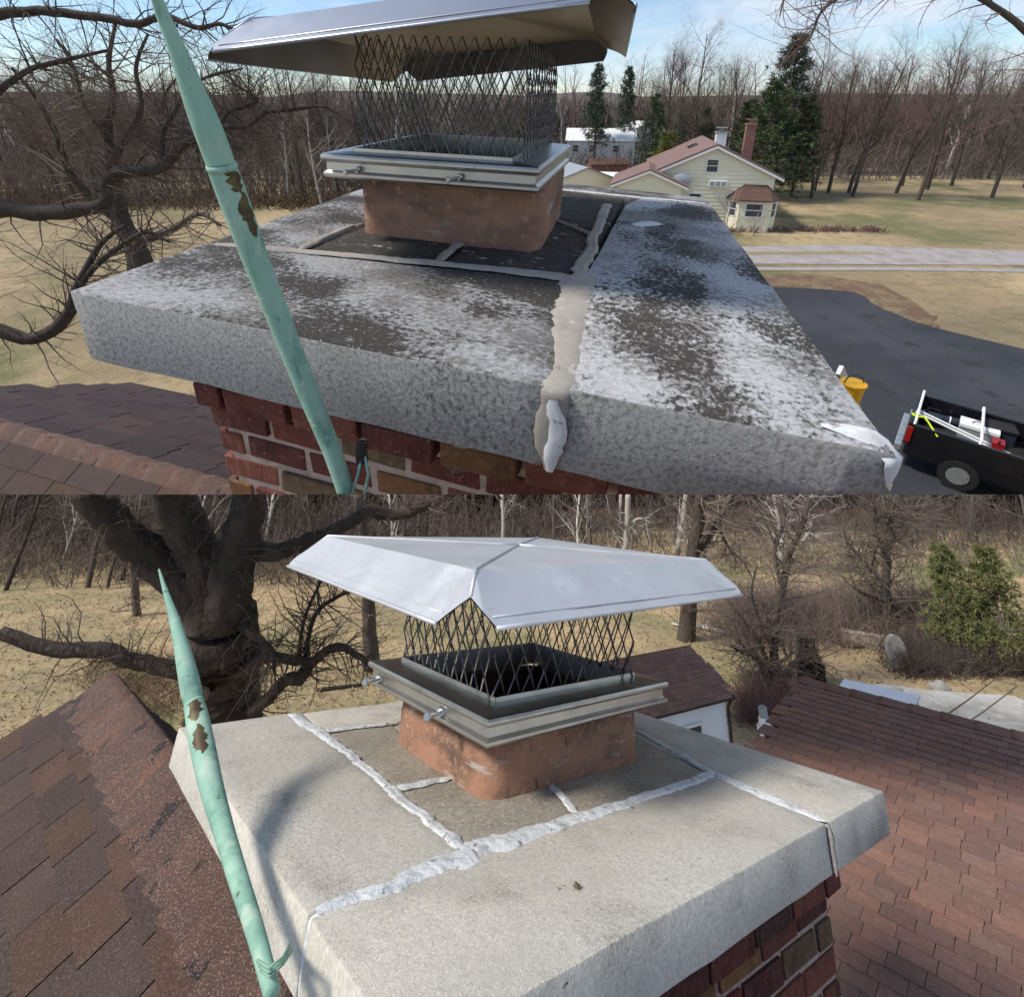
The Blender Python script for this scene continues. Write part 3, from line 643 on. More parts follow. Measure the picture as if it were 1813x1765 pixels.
# ---------------------------------------------------------------- lightning rods
def rod(lbl, pts, side, bare, wires, prof):
    """pts: (world point, radius)"""
    o = empty('lightning_rod', I4, lbl, 'lightning rod', 'green copper lightning rods')
    def spl(P, k=8):
        out = []
        for i in range(len(P) - 1):
            p0, p1, p2, p3 = P[max(i - 1, 0)], P[i], P[i + 1], P[min(i + 2, len(P) - 1)]
            for j in range(k + (i == len(P) - 2)):
                t = j / k
                f = lambda a, b, c, d: .5 * ((2 * b) + (-a + c) * t + (2 * a - 5 * b + 4 * c - d) * t * t + (-a + 3 * b - 3 * c + d) * t ** 3)
                out.append((Vector([f(p0[0][q], p1[0][q], p2[0][q], p3[0][q]) for q in range(3)]), f(p0[1], p1[1], p2[1], p3[1])))
        return out
    low, top = pts
    for nm, P in (('pole', low), ('spike', top)):
        s = spl(P); m = MB(); m.tube([a for a, b in s], [b for a, b in s], 18); x = m.build(nm, m_cop, o, side, smooth=True)
    j = low[-1]; d = (low[-1][0] - low[-2][0]).normalized()
    m = MB(); m.tube([j[0] - d * j[1] * .5, j[0] - d * j[1] * .2, j[0] + d * j[1] * .06], [j[1] * 1.0, j[1] * 1.07, j[1] * 1.03], 18); m.build('sleeve_rim', m_cop, o, side, smooth=True)
    # patches where the green skin has flaked off: thin raised-edge scabs wrapped round the pole
    s = spl(low, 16)
    for (t0, t1, a0, a1, sd) in bare:
        K, Nn = 44, 10; vs, fs = [], []; n = len(s) - 1
        for i in range(K + 1):
            u = i / K; q = (t0 + (t1 - t0) * u) * n; k = min(int(q), n - 1); c = s[k][0].lerp(s[k + 1][0], q - k); r = s[k][1] * 1.012
            tt = (s[min(k + 2, n)][0] - s[max(k - 1, 0)][0]).normalized(); e1 = tt.cross(CW @ Vector((0, 0, 1))).normalized(); e2 = tt.cross(e1)
            wob = math.sqrt(max(0.02, math.sin(PI * u))) * (1 + .7 * nz3(u * 5, sd) + .4 * nz3(u * 14, sd)); mid = (a0 + a1) / 2 + .35 * nz3(u * 4, sd + 7); hf = (a1 - a0) / 2 * wob
            for jj in range(Nn + 1):
                a = mid - hf + 2 * hf * jj / Nn; vs.append(c + (e1 * math.cos(a) + e2 * math.sin(a)) * r)
        for i in range(K):
            for jj in range(Nn):
                w_ = i * (Nn + 1) + jj; fs.append((w_, w_ + 1, w_ + Nn + 2, w_ + Nn + 1))
        m = MB(); m.add(vs, fs); m.build('bare_patch', m_copbare, o, side, smooth=True)
    for w in wires:
        m = MB(); m.tube(w[0], w[1], 6); m.build('tie_wire', w[2], o, side, smooth=True)
    return o
QR = QA / 2.1
lowA = [(at(618, 890, 1.24 * QR), .020 * QR), (at(588, 800, 1.215 * QR), .0215 * QR), (at(543, 690, 1.18 * QR), .0235 * QR), (at(490, 555, 1.12 * QR), .025 * QR), (at(445, 440, 1.06 * QR), .0265 * QR), (at(412, 350, 1.01 * QR), .0275 * QR), (at(391, 292, .975 * QR), .0262 * QR)]
topA = [(at(391, 293, .975 * QR), .0250 * QR), (at(383, 270, .965 * QR), .0255 * QR), (at(366, 225, .94 * QR), .0248 * QR), (at(345, 172, .92 * QR), .0215 * QR), (at(318, 100, .89 * QR), .0155 * QR), (at(285, 20, .86 * QR), .0105 * QR), (at(262, -45, .83 * QR), .006 * QR), (at(250, -85, .81 * QR), .0015 * QR)]
wA = []
rgA = random.Random(5)
kc = at(640, 800, 1.245 * QR)
kn = []
for i in range(40):
    a = i * 1.3; kn.append(kc + CW @ Vector((.013 * math.cos(a), -.028 + .056 * i / 40, .013 * math.sin(a))) * QR)
wA.append((kn, .0035 * QR, m_barkd))
wA.append(([at(640, 808, 1.24 * QR), at(634, 835, 1.23 * QR), at(622, 880, 1.22 * QR)], .004 * QR, m_cop)); wA.append(([at(645, 808, 1.24 * QR), at(652, 840, 1.23 * QR), at(643, 882, 1.22 * QR)], .004 * QR, m_cop))
wA.append(([at(640, 795, 1.25 * QR), at(642, 775, 1.27 * QR)], .003 * QR, m_barkd))
rod('thick green copper rod crossing the lichen-stained coping', (lowA, topA), AS, [(.86, .975, 2.1, 3.2, 1), (.70, .86, 2.2, 3.2, 4)], wA, None)
lowB = [(at(482, 1760, .345), .0052), (at(452, 1650, .385), .0062), (at(420, 1550, .43), .0073), (at(396, 1470, .468), .0082), (at(376, 1400, .50), .0098), (at(360, 1330, .535), .0112), (at(349, 1275, .565), .0112), (at(343, 1246, .58), .0098)]
topB = [(at(343, 1247, .58), .0088), (at(338, 1222, .59), .0104), (at(330, 1185, .60), .0096), (at(312, 1110, .63), .0062), (at(292, 1045, .66), .0030), (at(281, 1008, .68), .0012)]
wB = []
for k in range(3):
    wB.append(([at(455 + 3 * k, 1700 + 8 * k, .352), at(475, 1712 + 8 * k, .342), at(500, 1695 + 6 * k, .35), at(512 + 2 * k, 1672 + 6 * k, .40)], .0009, m_cop))
rod('slender green copper rod standing left of the clean coping, tip free', (lowB, topB), BS, [(.82, .98, 2.0, 3.2, 2), (.68, .80, 2.1, 3.2, 6)], wB, None)

# ================================================================ GROUND, world A
def grid(name, xs, ys, zf, mat, mw, side, kind='structure', uvf=None, smooth=True):
    m = MB(); nx = len(xs); vs = [(x, y, zf(x, y)) for y in ys for x in xs]
    fs = [(j * nx + i, j * nx + i + 1, (j + 1) * nx + i + 1, (j + 1) * nx + i) for j in range(len(ys) - 1) for i in range(nx - 1)]
    m.add(vs, fs); return tag(m.build(name, mat, None, side, mw=mw, smooth=smooth), kind=kind)
def lin(a, b, n): return [a + (b - a) * i / n for i in range(n + 1)]
def hA(x, y):
    h = 0
    if y > 120: h += (y - 120) * .012
    if y > 260: h += (y - 260) * .03 + 15 * max(0, nz3(x * .006, y * .004) + .35) * min(1, (y - 260) / 120)
    return h + (.25 * nz3(x * .03, y * .03) if y > 30 and not (12 < x < 60 and y < 75) else 0)
grid('ground', lin(-220, 240, 90), lin(14, 130, 40), hA, m_lawnA, I4, AS)
m_hill = M('bare_wooded_hill', (.15, .125, .105), .97, layers=[(.02, 6, .45, .6, (.19, .155, .13)), (.15, 9, .45, .6, (.09, .075, .062))], bump=[(.2, 1, 3)])
grid('wooded_ground', lin(-900, 900, 90), lin(130, 900, 60), hA, m_hill, I4, AS)
def slabpoly(name, pts, z, mat, mw, side, kind='structure', th=.02):
    m = MB(); n = len(pts)
    m.v = [(p[0], p[1], z - th) for p in pts] + [(p[0], p[1], z) for p in pts]
    m.f = [tuple(range(n, 2 * n))] + [(i, (i + 1) % n, n + (i + 1) % n, n + i) for i in range(n)]; m.mi = [0] * len(m.f)
    return tag(m.build(name, mat, None, side, mw=mw, fixn=True), kind=kind)
def wob(pts, amp, seed, k=6):
    out = []; n = len(pts)
    for i in range(n):
        a, b = pts[i], pts[(i + 1) % n]
        for j in range(k):
            t = j / k; out.append((a[0] + (b[0] - a[0]) * t + amp * nz3(i * 1.3 + t * 2, seed), a[1] + (b[1] - a[1]) * t + amp * nz3(i * 1.3 + t * 2, seed + 9)))
    return out
G = lambda px, py: ga(px, py)[:2]
slabpoly('driveway', wob([G(1250, 512), G(1340, 508), G(1420, 511), G(1512, 518), G(1560, 545), G(1625, 575), G(1900, 640), (60, 13), (6, 13)], .5, 3), .06, m_asph, I4, AS)
slabpoly('leaf_strip', wob([G(1240, 496), G(1420, 484), G(1560, 505), G(1660, 560), G(1640, 580), G(1560, 550), G(1500, 520), G(1240, 516)], 1.1, 4, 16), .05, m_leaf, I4, AS)
slabpoly('gravel_road', wob([G(1180, 438), G(1500, 436), G(1900, 446), G(1900, 470), G(1600, 470), G(1180, 466)], .6, 5, 12), .05, m_road, I4, AS)
slabpoly('grass_median', wob([G(1180, 448), G(1500, 446), G(1580, 451), G(1400, 452), G(1180, 453)], .3, 6, 10), .07, m_lawnA, I4, AS)
slabpoly('gravel_road', wob([G(1200, 474), G(1600, 474), G(1900, 478), G(1900, 484), G(1600, 480), G(1200, 479)], .3, 15, 10), .05, m_road, I4, AS)

# ================================================================ ground, hillside B
def hB(x, y):
    h = .05 * nz3(x * .3, y * .3)
    y0 = 15.5 + 3 * max(0, min(1, (4 - x) / 6))
    if y > y0: h += (y - y0) * .15 + ((y - y0) ** 2) * .006
    return h
grid('hillside_lawn', lin(-34, 34, 70), lin(2.5, 22, 40), hB, m_lawnB, GB, BS)
grid('woodland_floor', lin(-60, 60, 60), lin(22, 60, 30), hB, m_litter, GB, BS)
Gb = lambda px, py: gb(px, py)[:2]
slabpoly('concrete_drive', wob([Gb(1500, 1222), Gb(1560, 1216), Gb(1640, 1228), Gb(1800, 1240), Gb(1900, 1300), Gb(1800, 1330), Gb(1560, 1300)], .12, 7), .06, m_concr, GB, BS)
slabpoly('brown_leaf_bank', wob([Gb(1270, 1068), Gb(1400, 1056), Gb(1600, 1090), Gb(1700, 1110), Gb(1700, 1140), Gb(1500, 1150), Gb(1400, 1105), Gb(1280, 1092)], .3, 8, 8), .045, m_litter, GB, BS)

# ================================================================ SHINGLED ROOFS
def signed(p, side): return (p - EYE).dot(PN) * side
CWT = CW.transposed()
def px_of(p):
    q = CWT @ (p - EYE)
    if q.z <= .01: return None
    return (906 + 900 * q.x / q.z, 560 + 900 * q.y / q.z, q.z)
def seen(p, mg=60):
    q = px_of(p); return q is not None and -mg < q[0] < 1813 + mg and -mg < q[1] < 1765 + mg
def shingle_slope(parent, org, along, down, L, Dn, ex, tab, mats, side, seed, th=.008, x0=0, lim=300, name='shingle'):
    """courses of shingles on one slope; org = ridge start, along = unit, down = unit"""
    rg = random.Random(seed); a = Vector(along).normalized(); d = Vector(down).normalized(); n = a.cross(d)
    if n.z < 0: n = -n
    mw = worldof(parent); protos = []
    for i in range(6):
        w = tab * (.985 - .012 * rg.random()); l = ex * 1.75; t2 = th * (.9 + .35 * rg.random()); m = MB()
        sk = rg.uniform(-.02, .02) * ex; j = lambda s=.03: rg.uniform(-s, s) * ex
        b0, b1, b2 = (0, j(), 0), (w / 2, j(), 0), (w, j(), 0)
        vs = [(0, -l, 0), (w, -l, 0), (w, b2[1], t2 * .2), (0, b0[1], t2 * .2), (0, -l, .001), (w, -l, .001), (w, b2[1], t2 * 1.1), (0, b0[1], t2 * 1.1)]
        fs = [(0, 3, 2, 1), (4, 5, 6, 7), (0, 1, 5, 4), (1, 2, 6, 5), (2, 3, 7, 6), (3, 0, 4, 7)]
        # local axes: x along, y down, z normal ; keep outward winding
        m.add(vs, fs); protos.append(m)
    for i in range(6):
        m = MB(); m.f = list(protos[i].f); m.mi = list(protos[i].mi); m.v = [(v[0], max(v[1], -ex * .97), v[2]) for v in protos[i].v]; protos.append(m)
    meshes = {}
    B = Matrix((a, d, n)).transposed().to_4x4()
    items = []
    k = 0; c = 0
    while (c + 1) * ex <= Dn + ex * .5:
        off = -rg.random() * tab
        x = off
        while x < L:
            p = Vector(org) + a * (x + x0) + d * ((c + 1) * ex) + n * rg.uniform(0, th * .12)
            cw = mw @ (p + a * tab * .5 - d * ex * .5); x += tab
            if x < tab * .35 or x - tab * .5 > L: continue
            if not seen(cw, 800): continue
            items.append((px_of(cw)[2], p, cw, rg.randrange(6) + (6 if c == 0 else 0), rg.randrange(len(mats))))
        c += 1
    items.sort(key=lambda q: q[0] + (0 if seen(q[2], 40) else 1e4)); rest = MB()
    cnt = 0
    for dep, p, cw, v, mi in items:
        M4 = Matrix.Translation(p) @ B
        cor = [mw @ (M4 @ Vector(q)) for q in protos[v].v]; s = [signed(q, side) for q in cor]
        if max(s) <= 0: continue
        if cnt < lim:
            if min(s) > 0:
                if (v, mi) not in meshes: meshes[(v, mi)] = protos[v].mesh(name, mats[mi])
                o = bpy.data.objects.new(name, meshes[(v, mi)]); C.objects.link(o); o.parent = parent; o.matrix_basis = M4
            else:
                me = protos[v].mesh(name, mats[mi])
                if not clipmesh(me, mw @ M4, side): continue
                o = bpy.data.objects.new(name, me); C.objects.link(o); o.parent = parent; o.matrix_basis = M4
            cnt += 1
        else:
            rest.add([M4 @ Vector(q) for q in protos[v].v], [(4, 5, 6, 7), (2, 3, 7, 6), (1, 2, 6, 5), (3, 0, 4, 7)], mi)
    if rest.v: tag(rest.build(name + 's', mats, parent, side), kind='stuff')
    return cnt
def shade_variants(name, cols, **kw):
    return [M(name, c, .95, layers=[(kw.get('s', 30), 5, .45, .7, tuple(v * 1.25 for v in c)), (kw.get('g', 420), 2, .56, .66, tuple(min(.4, v * 1.7 + .03) for v in c)), (kw.get('g', 420), 2, .40, .33, tuple(v * .45 for v in c))],
              bump=[(kw.get('g', 420), .55, .002), (kw.get('s', 30) * .5, .3, .004)], rnd=kw.get('rnd', .14), rand_off=True) for c in cols]
shR = shade_variants('red_brown_shingle', [(.205, .118, .092), (.19, .108, .086), (.17, .10, .083), (.23, .125, .092), (.195, .118, .095)], rnd=.08)
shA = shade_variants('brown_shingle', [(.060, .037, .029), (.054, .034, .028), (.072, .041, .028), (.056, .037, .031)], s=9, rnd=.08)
shShade = shade_variants('shade_dark_shingle', [(.040, .025, .025), (.034, .022, .023), (.046, .028, .027)])  # darker copy of the brown shingle: shade of the far slopes in the colour

def ridgecaps(parent, p0, dirv, nl, nr, count, ex, r, ml, side, seed):
    """overlapping bent ridge shingles; nl/nr: downhill unit vectors on both sides"""
    rg = random.Random(seed); d = Vector(dirv).normalized()
    up = -(Vector(nl) + Vector(nr)).normalized()
    for i in range(count):
        m = MB(); K = 8; vs, fs = [], []; l = ex * 1.4; o = Vector(p0) + d * ex * i; J = 5
        for s in range(J + 1):
            for k in range(K + 1):
                t = k / K * 2 - 1; w = abs(t)
                dn = Vector(nl) if t < 0 else Vector(nr)
                q = o + d * (l * s / J) + dn * (r * (w ** 1.1)) + up * (.20 * r * (1 - w * w) - .02 * r) + up * .006 * (1 - s / J)
                q += up * .0018 * nz3(i * 3 + s, k * .7, seed) - d * .004 * nz3(i * 2.1, k * .8, seed + 4) * (1 if s == 0 else .2)
                vs.append(q)
        for s in range(J):
            for k in range(K):
                a = s * (K + 1) + k; fs.append((a, a + 1, a + K + 2, a + K + 1))
        vs2 = [v - up * .004 for v in vs[:K + 1]]; b = len(vs)
        m.add(vs + vs2, fs + [(k, b + k, b + k + 1, k + 1) for k in range(K)])
        x = m.build('ridge_shingle', ml, parent, side, smooth=True, fixn=True)

# --- own roof beside chimney A
rA = empty('shingled_roof', Matrix.Translation(EYE + Vector((-2.14, 2.10, -1.6)) * QR) @ SC(QR), 'dark brown shingled roof with a worn ridge left of the lichen-stained chimney', 'roof')
ra_ = Vector((.95, -.312, 0)); rn = Vector((.312, .95, 0))
org = -ra_ * 1.6
shingle_slope(rA, org + rn * .06, ra_, (rn + Vector((0, 0, -.5))), 3.4, 1.36, .10, .32, shShade, AS, 61, th=.012, lim=300)
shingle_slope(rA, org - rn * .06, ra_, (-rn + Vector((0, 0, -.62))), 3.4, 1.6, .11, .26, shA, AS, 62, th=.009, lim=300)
ridgecaps(rA, org - ra_ * .2, ra_, (-rn + Vector((0, 0, -.62))).normalized(), (rn + Vector((0, 0, -.5))).normalized(), 25, .15, .20, m_cap, AS, 63)
u = MB(); a0 = org - ra_ * .1; u.add([a0, a0 + ra_ * 3.6, a0 + ra_ * 3.6 + rn * 1.3 + Vector((0, 0, -.66)), a0 + rn * 1.3 + Vector((0, 0, -.66))], [(0, 1, 2, 3)])
u.add([a0, a0 + ra_ * 3.6, a0 + ra_ * 3.6 - rn * 1.5 + Vector((0, 0, -.94)), a0 - rn * 1.5 + Vector((0, 0, -.94))], [(0, 3, 2, 1)])
for i in range(len(u.v)): u.v[i] = tuple(Vector(u.v[i]) + Vector((0, 0, -.012)))
u.build('roof_deck', m_shd, rA, AS)
f = MB(); e0 = org + rn * 1.36 + Vector((0, 0, -.70)); f.obox(e0, ra_ * 3.5, -rn * .03, Vector((0, 0, -.12))); f.build('fascia', m_white, rA, AS)

# --- left roof beside chimney B
def gbm(p): return GB @ Matrix.Translation(p)
p1 = gb(210, 1283, 3.6 - .5066); p2 = gb(412, 1597, 3.6 - .5066)
ld = (p2 - p1).normalized(); ln = Vector((ld.y, -ld.x, 0))
if ln.x < 0: ln = -ln                                            # towards the chimney
e_ = gb(193, 1205, 3.6 - .5066)
rL = empty('shingled_roof', gbm(e_), 'worn brown shingled roof, cracked ridge running along the left of the pale chimney', 'roof')
dr = (ln + Vector((0, 0, -.95))).normalized(); dl = (-ln + Vector((0, 0, -.55))).normalized()
shingle_slope(rL, dr * .0, ld, dr, 1.6, .60, .05, .13, shShade, BS, 64, th=.006, lim=300)
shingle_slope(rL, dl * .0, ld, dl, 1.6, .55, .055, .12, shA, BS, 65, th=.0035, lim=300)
ridgecaps(rL, Vector((0, 0, 0)), ld, dl, dr, 24, .07, .10, m_cap, BS, 66)
u = MB(); z0 = Vector((0, 0, -.01)); u.add([z0, z0 + ld * 1.7, z0 + ld * 1.7 + dr * .62, z0 + dr * .62], [(0, 1, 2, 3)]); u.add([z0, z0 + ld * 1.7, z0 + ld * 1.7 + dl * .6, z0 + dl * .6], [(0, 3, 2, 1)])
u.build('roof_deck', m_shd, rL, BS)

# --- large right roof
P1 = Vector((1.74, 3.51, 2.4)); ra2 = Vector((.7071, -.7071, 0)); rd2 = Vector((-.7071, -.7071, -.11)).normalized()
rR = empty('shingled_roof', gbm(P1), 'broad red-brown shingled roof in straight courses right of the pale chimney', 'roof')
shingle_slope(rR, Vector((0, 0, 0)), ra2, rd2, 3.6, 3.6, .057, .092, shR, BS, 67, th=.006, lim=300)
ridgecaps(rR, Vector((-.02, 0, .004)), ra2, rd2, Vector((.7071, .7071, -.3)).normalized(), 26, .13, .06, shR[1], BS, 68)
u = MB(); z0 = Vector((0, 0, -.012)); u.add([z0, z0 + ra2 * 3.8, z0 + ra2 * 3.8 + rd2 * 3.7, z0 + rd2 * 3.7], [(0, 1, 2, 3)]); u.build('roof_deck', m_shR, rR, BS)
f = MB(); f.obox(z0 + Vector((-.006, -.006, .012)), rd2 * 3.6, ra2 * .012, Vector((0, 0, -.03))); f.build('rake_edge', m_shR, rR, BS)
f = MB(); bp = Vector((.7071, .7071, -.3)).normalized(); f.add([Vector((0, 0, -.004)), ra2 * 3.8 - Vector((0, 0, .004)), ra2 * 3.8 + bp * .5, bp * .5], [(0, 3, 2, 1)]); f.build('back_slope', m_shR, rR, BS)
# copper-orange flashing and white drip edge under the right corner of the brickwork
fo = empty('roof_flashing', I4, 'orange painted flashing with white drip edge below the dark brick corner', 'flashing')
q = MB(); c0, c1, c2, c3 = at(1388, 1700, .98), at(1445, 1745, .97), at(1430, 1790, .9), at(1330, 1790, .9); q.add([c0, c1, c2, c3] + [v + CW @ Vector((0, .01, .01)) for v in (c0, c1, c2, c3)], [(0, 1, 2, 3), (4, 7, 6, 5), (0, 4, 5, 1), (1, 5, 6, 2), (2, 6, 7, 3), (3, 7, 4, 0)])
q.build('flashing_sheet', m_redcop, fo, BS)
q = MB(); q.tube([at(1386, 1697, .975), at(1470, 1756, .95), at(1500, 1778, .94)], .006, 6); q.build('drip_edge', m_white, fo, BS)

# vent pipe by the roof
vp = gb(1354, 1290, 1.9)
vt = empty('vent_pipe', gbm(vp), 'small white and grey metal vent pipe beside the red-brown roof corner', 'vent')
q = MB(); q.tube([(0, 0, -.6), (0, 0, .0)], .035, 14); q.build('pipe', m_white, vt, BS, smooth=False)
q = MB(); q.tube([(0, 0, -.005), (0, 0, .02), (0, 0, .03), (0, 0, .07)], [.052, .05, .036, .034], 14); q.build('collar', m_white, vt, BS)
q = MB(); q.tube([(0, 0, .07), (0, 0, .125), (0, 0, .135)], [.028, .028, .016], 14); q.build('cowl', m_gray, vt, BS)

# ================================================================ PITCHED BUILDINGS
def boards(parent, poly_w, z0, z1, ex, mat, side, gable=None, org=Vector((0, 0, 0)), ax=Vector((1, 0, 0)), out=Vector((0, -1, 0)), name='clapboard', t=.03):
    """lapped siding: each board a part; gable=(halfwidth centre, z eave, z apex) narrows boards"""
    z = z0
    while z < z1 - .01:
        a, b = poly_w
        if gable and z + ex * .5 > gable[1]:
            k = (gable[2] - z - ex) / (gable[2] - gable[1]); 
            if k <= .03: break
            c = (a + b) / 2; hw = (b - a) / 2 * k; a, b = c - hw, c + hw
        m = MB(); h = min(ex, z1 - z)
        o = org + ax * a + Vector((0, 0, z)); w = ax * (b - a)
        m.add([o, o + w, o + w + out * t, o + out * t, o + Vector((0, 0, h)), o + w + Vector((0, 0, h)), o + w + Vector((0, 0, h)) + out * t * .25, o + Vector((0, 0, h)) + out * t * .25],
              [(0, 1, 2, 3), (4, 7, 6, 5), (3, 2, 6, 7), (0, 3, 7, 4), (1, 5, 6, 2)])
        m.build(name, mat, parent, side, fixn=True); z += ex
def window(parent, org, ax, w, h, side, fm=None, out=Vector((0, -1, 0)), bars=1, t=.06):
    fm = fm or m_white; f = MB(); fw = .09 * w; up = Vector((0, 0, 1))
    o = org
    f.obox(o, ax * w, up * fw, out * t); f.obox(o + up * (h - fw), ax * w, up * fw, out * t)
    f.obox(o + up * fw, ax * fw, up * (h - 2 * fw), out * t); f.obox(o + ax * (w - fw) + up * fw, ax * fw, up * (h - 2 * fw), out * t)
    if bars: f.obox(o + ax * fw + up * (h * .5 - fw * .3), ax * (w - 2 * fw), up * fw * .6, out * t * .8)
    fr = f.build('window', fm, parent, side)
    if fr:
        g = MB(); g.obox(o + ax * fw + up * fw + out * t * .2, ax * (w - 2 * fw), up * (h - 2 * fw), out * t * .2); g.build('pane', m_glass, fr, side, mw=None)
    return fr

# --- cream house
hm = Matrix.Translation((28.05, 73.0, 0)) @ RZ(math.atan2(-.242, .970))
ho = empty('clapboard_house', hm, 'cream clapboard house with pinkish-brown gable roof across the gravel road', 'house')
HW, ZE, ZA, DP = 8.0, 7.5, 11.2, 22.0
m = MB(); m.box((-HW, 0, 0), (HW, DP, ZE)); m.add([(-HW, 0, ZE), (HW, 0, ZE), (0, 0, ZA - .1), (-HW, DP, ZE), (HW, DP, ZE), (0, DP, ZA - .1)], [(0, 1, 2), (3, 5, 4)]); m.build('wall', m_cream, ho, AS)
boards(ho, (-HW, HW), .6, ZA - .2, .52, m_cream, AS, gable=(HW, ZE, ZA), t=.15)
def roofplane(parent, pts, th, mat, name, side):
    m = MB(); n = len(pts); P = [Vector(p) for p in pts]; nn = (P[1] - P[0]).cross(P[2] - P[0]).normalized()
    if nn.z < 0: nn = -nn
    m.v = [tuple(p) for p in P] + [tuple(p + nn * th) for p in P]
    m.f = [tuple(range(n))[::-1], tuple(range(n, 2 * n))] + [(i, (i + 1) % n, n + (i + 1) % n, n + i) for i in range(n)]; m.mi = [0] * len(m.f)
    return m.build(name, mat, parent, side, fixn=True)
ov = .7; sl_ = (ZA - ZE) / HW
r1 = roofplane(ho, [(0, -ov, ZA), (0, DP + ov, ZA), (-HW - 1.0, DP + ov, ZE - sl_), (-HW - 1.0, -ov, ZE - sl_)], .22, m_roofp, 'roof', AS)
r2 = roofplane(ho, [(0, -ov, ZA), (HW + 1.0, -ov, ZE - sl_), (HW + 1.0, DP + ov, ZE - sl_), (0, DP + ov, ZA)], .22, m_roofp, 'roof', AS)
for s in (-1, 1):
    m = MB(); a = Vector((0, -ov - .06, ZA - .05)); b = Vector((s * (HW + 1), -ov - .06, ZE - sl_ - .05)); m.obox(a, b - a, Vector((0, 0, -.32)) if s > 0 else Vector((0, 0, -.32)), Vector((0, .14, 0))); m.build('barge_board', m_white, ho, AS, fixn=True)
for (yy, ww) in ((9.2, 1.5), (11.2, 1.5)):
    m = MB(); k = Vector((-1, 0, -sl_)).normalized(); nn = Vector((-sl_, 0, 1)).normalized(); o = Vector((-1.6, yy, ZA - 1.6 * sl_)) + nn * .2; m.obox(o, k * 1.5, Vector((0, 1.6, 0)), nn * .15)
    m.build('skylight', m_glass, ho, AS, fixn=True)
window(ho, Vector((-1.15, -.1, 7.55)), Vector((1, 0, 0)), 1.7, 1.9, AS, bars=1, t=.12)
fr = MB(); fr.box((-.5, -.75, 5.75), (1.9, -.05, 6.6)); ac = fr.build('air_conditioner', m_white, ho, AS, bev=.03)
for i in range(3):
    g_ = MB(); g_.box((-.35 + .75 * i, -.77, 5.9), (.2 + .75 * i, -.74, 6.45)); g_.build('grille', m_gray, ac, AS)
window(ho, Vector((-3.0, -.1, 3.2)), Vector((1, 0, 0)), 1.9, 1.6, AS, t=.12)
window(ho, Vector((-6.4, -.1, 2.6)), Vector((1, 0, 0)), 1.9, 2.4, AS, t=.12)
# bay
bz = 4.35
m = MB(); pl = [(2.4, 0), (3.7, -1.9), (7.6, -1.9), (8.9, 0)]
m.v = [(x, y, z) for z in (0, bz) for x, y in pl]; m.f = [(0, 1, 5, 4), (1, 2, 6, 5), (2, 3, 7, 6), (4, 5, 6, 7)]; m.mi = [0] * 4; bay = m.build('bay_window', m_cream, ho, AS, fixn=True)
m = MB(); pb = [(2.0, .1), (3.5, -2.4), (7.8, -2.4), (9.3, .1)]; m.v = [(x, y, bz) for x, y in pb] + [(x, y, bz - .18) for x, y in pb] + [(4.2, .0, 6.2), (7.2, .0, 6.2)]
m.f = [(0, 1, 8), (1, 2, 9, 8), (2, 3, 9), (4, 5, 1, 0), (5, 6, 2, 1), (6, 7, 3, 2), (4, 7, 6, 5)]; m.mi = [0] * 7; m.build('bay_roof', m_roofb, ho, AS, fixn=True)
window(bay, Vector((4.4, -1.92, 1.9)), Vector((1, 0, 0)), 2.5, 2.1, AS, t=.08)
dx = Vector((1.3, -1.9, 0)).normalized(); window(bay, Vector((2.65, -.35, 1.9)), dx, 1.5, 2.1, AS, out=Vector((-1.9, -1.3, 0)).normalized(), t=.08)
dx = Vector((1.3, 1.9, 0)).normalized(); window(bay, Vector((7.85, -1.5, 1.9)), dx, 1.4, 2.1, AS, out=Vector((1.9, -1.3, 0)).normalized(), t=.08)
m = MB(); m.box((-HW - .05, -.12, 0), (HW + .05, 0, .6)); m.build('foundation', m_road, ho, AS)
# porch wing with its own gable, lower left
wx, wy, wz0, wza = -8.6, -3.2, 6.2, 8.0
m = MB(); m.box((wx - 4.2, wy, 0), (wx + 4.4, 3, wz0)); m.add([(wx - 4.2, wy, wz0), (wx + 4.4, wy, wz0), (wx, wy, wza), (wx - 4.2, 3, wz0), (wx + 4.4, 3, wz0), (wx, 3, wza)], [(0, 1, 2), (3, 5, 4)]); m.build('porch_wing', m_cream, ho, AS)
roofplane(ho, [(wx, wy - .5, wza), (wx + 5.2, wy - .5, wz0 - .35), (wx + 5.2, 6, wz0 - .35), (wx, 6, wza)], .2, m_roofp, 'wing_roof', AS)
roofplane(ho, [(wx, wy - .5, wza), (wx, 9, wza), (wx - 5.2, 9, wz0 - .35), (wx - 5.2, wy - .5, wz0 - .35)], .2, m_roofp, 'wing_roof', AS)
for s in (-1, 1):
    m = MB(); a = Vector((wx, wy - .56, wza - .03)); b = Vector((wx + s * 5.2, wy - .56, wz0 - .38)); m.obox(a, b - a, Vector((0, 0, -.28)), Vector((0, .12, 0))); m.build('barge_board', m_white, ho, AS, fixn=True)
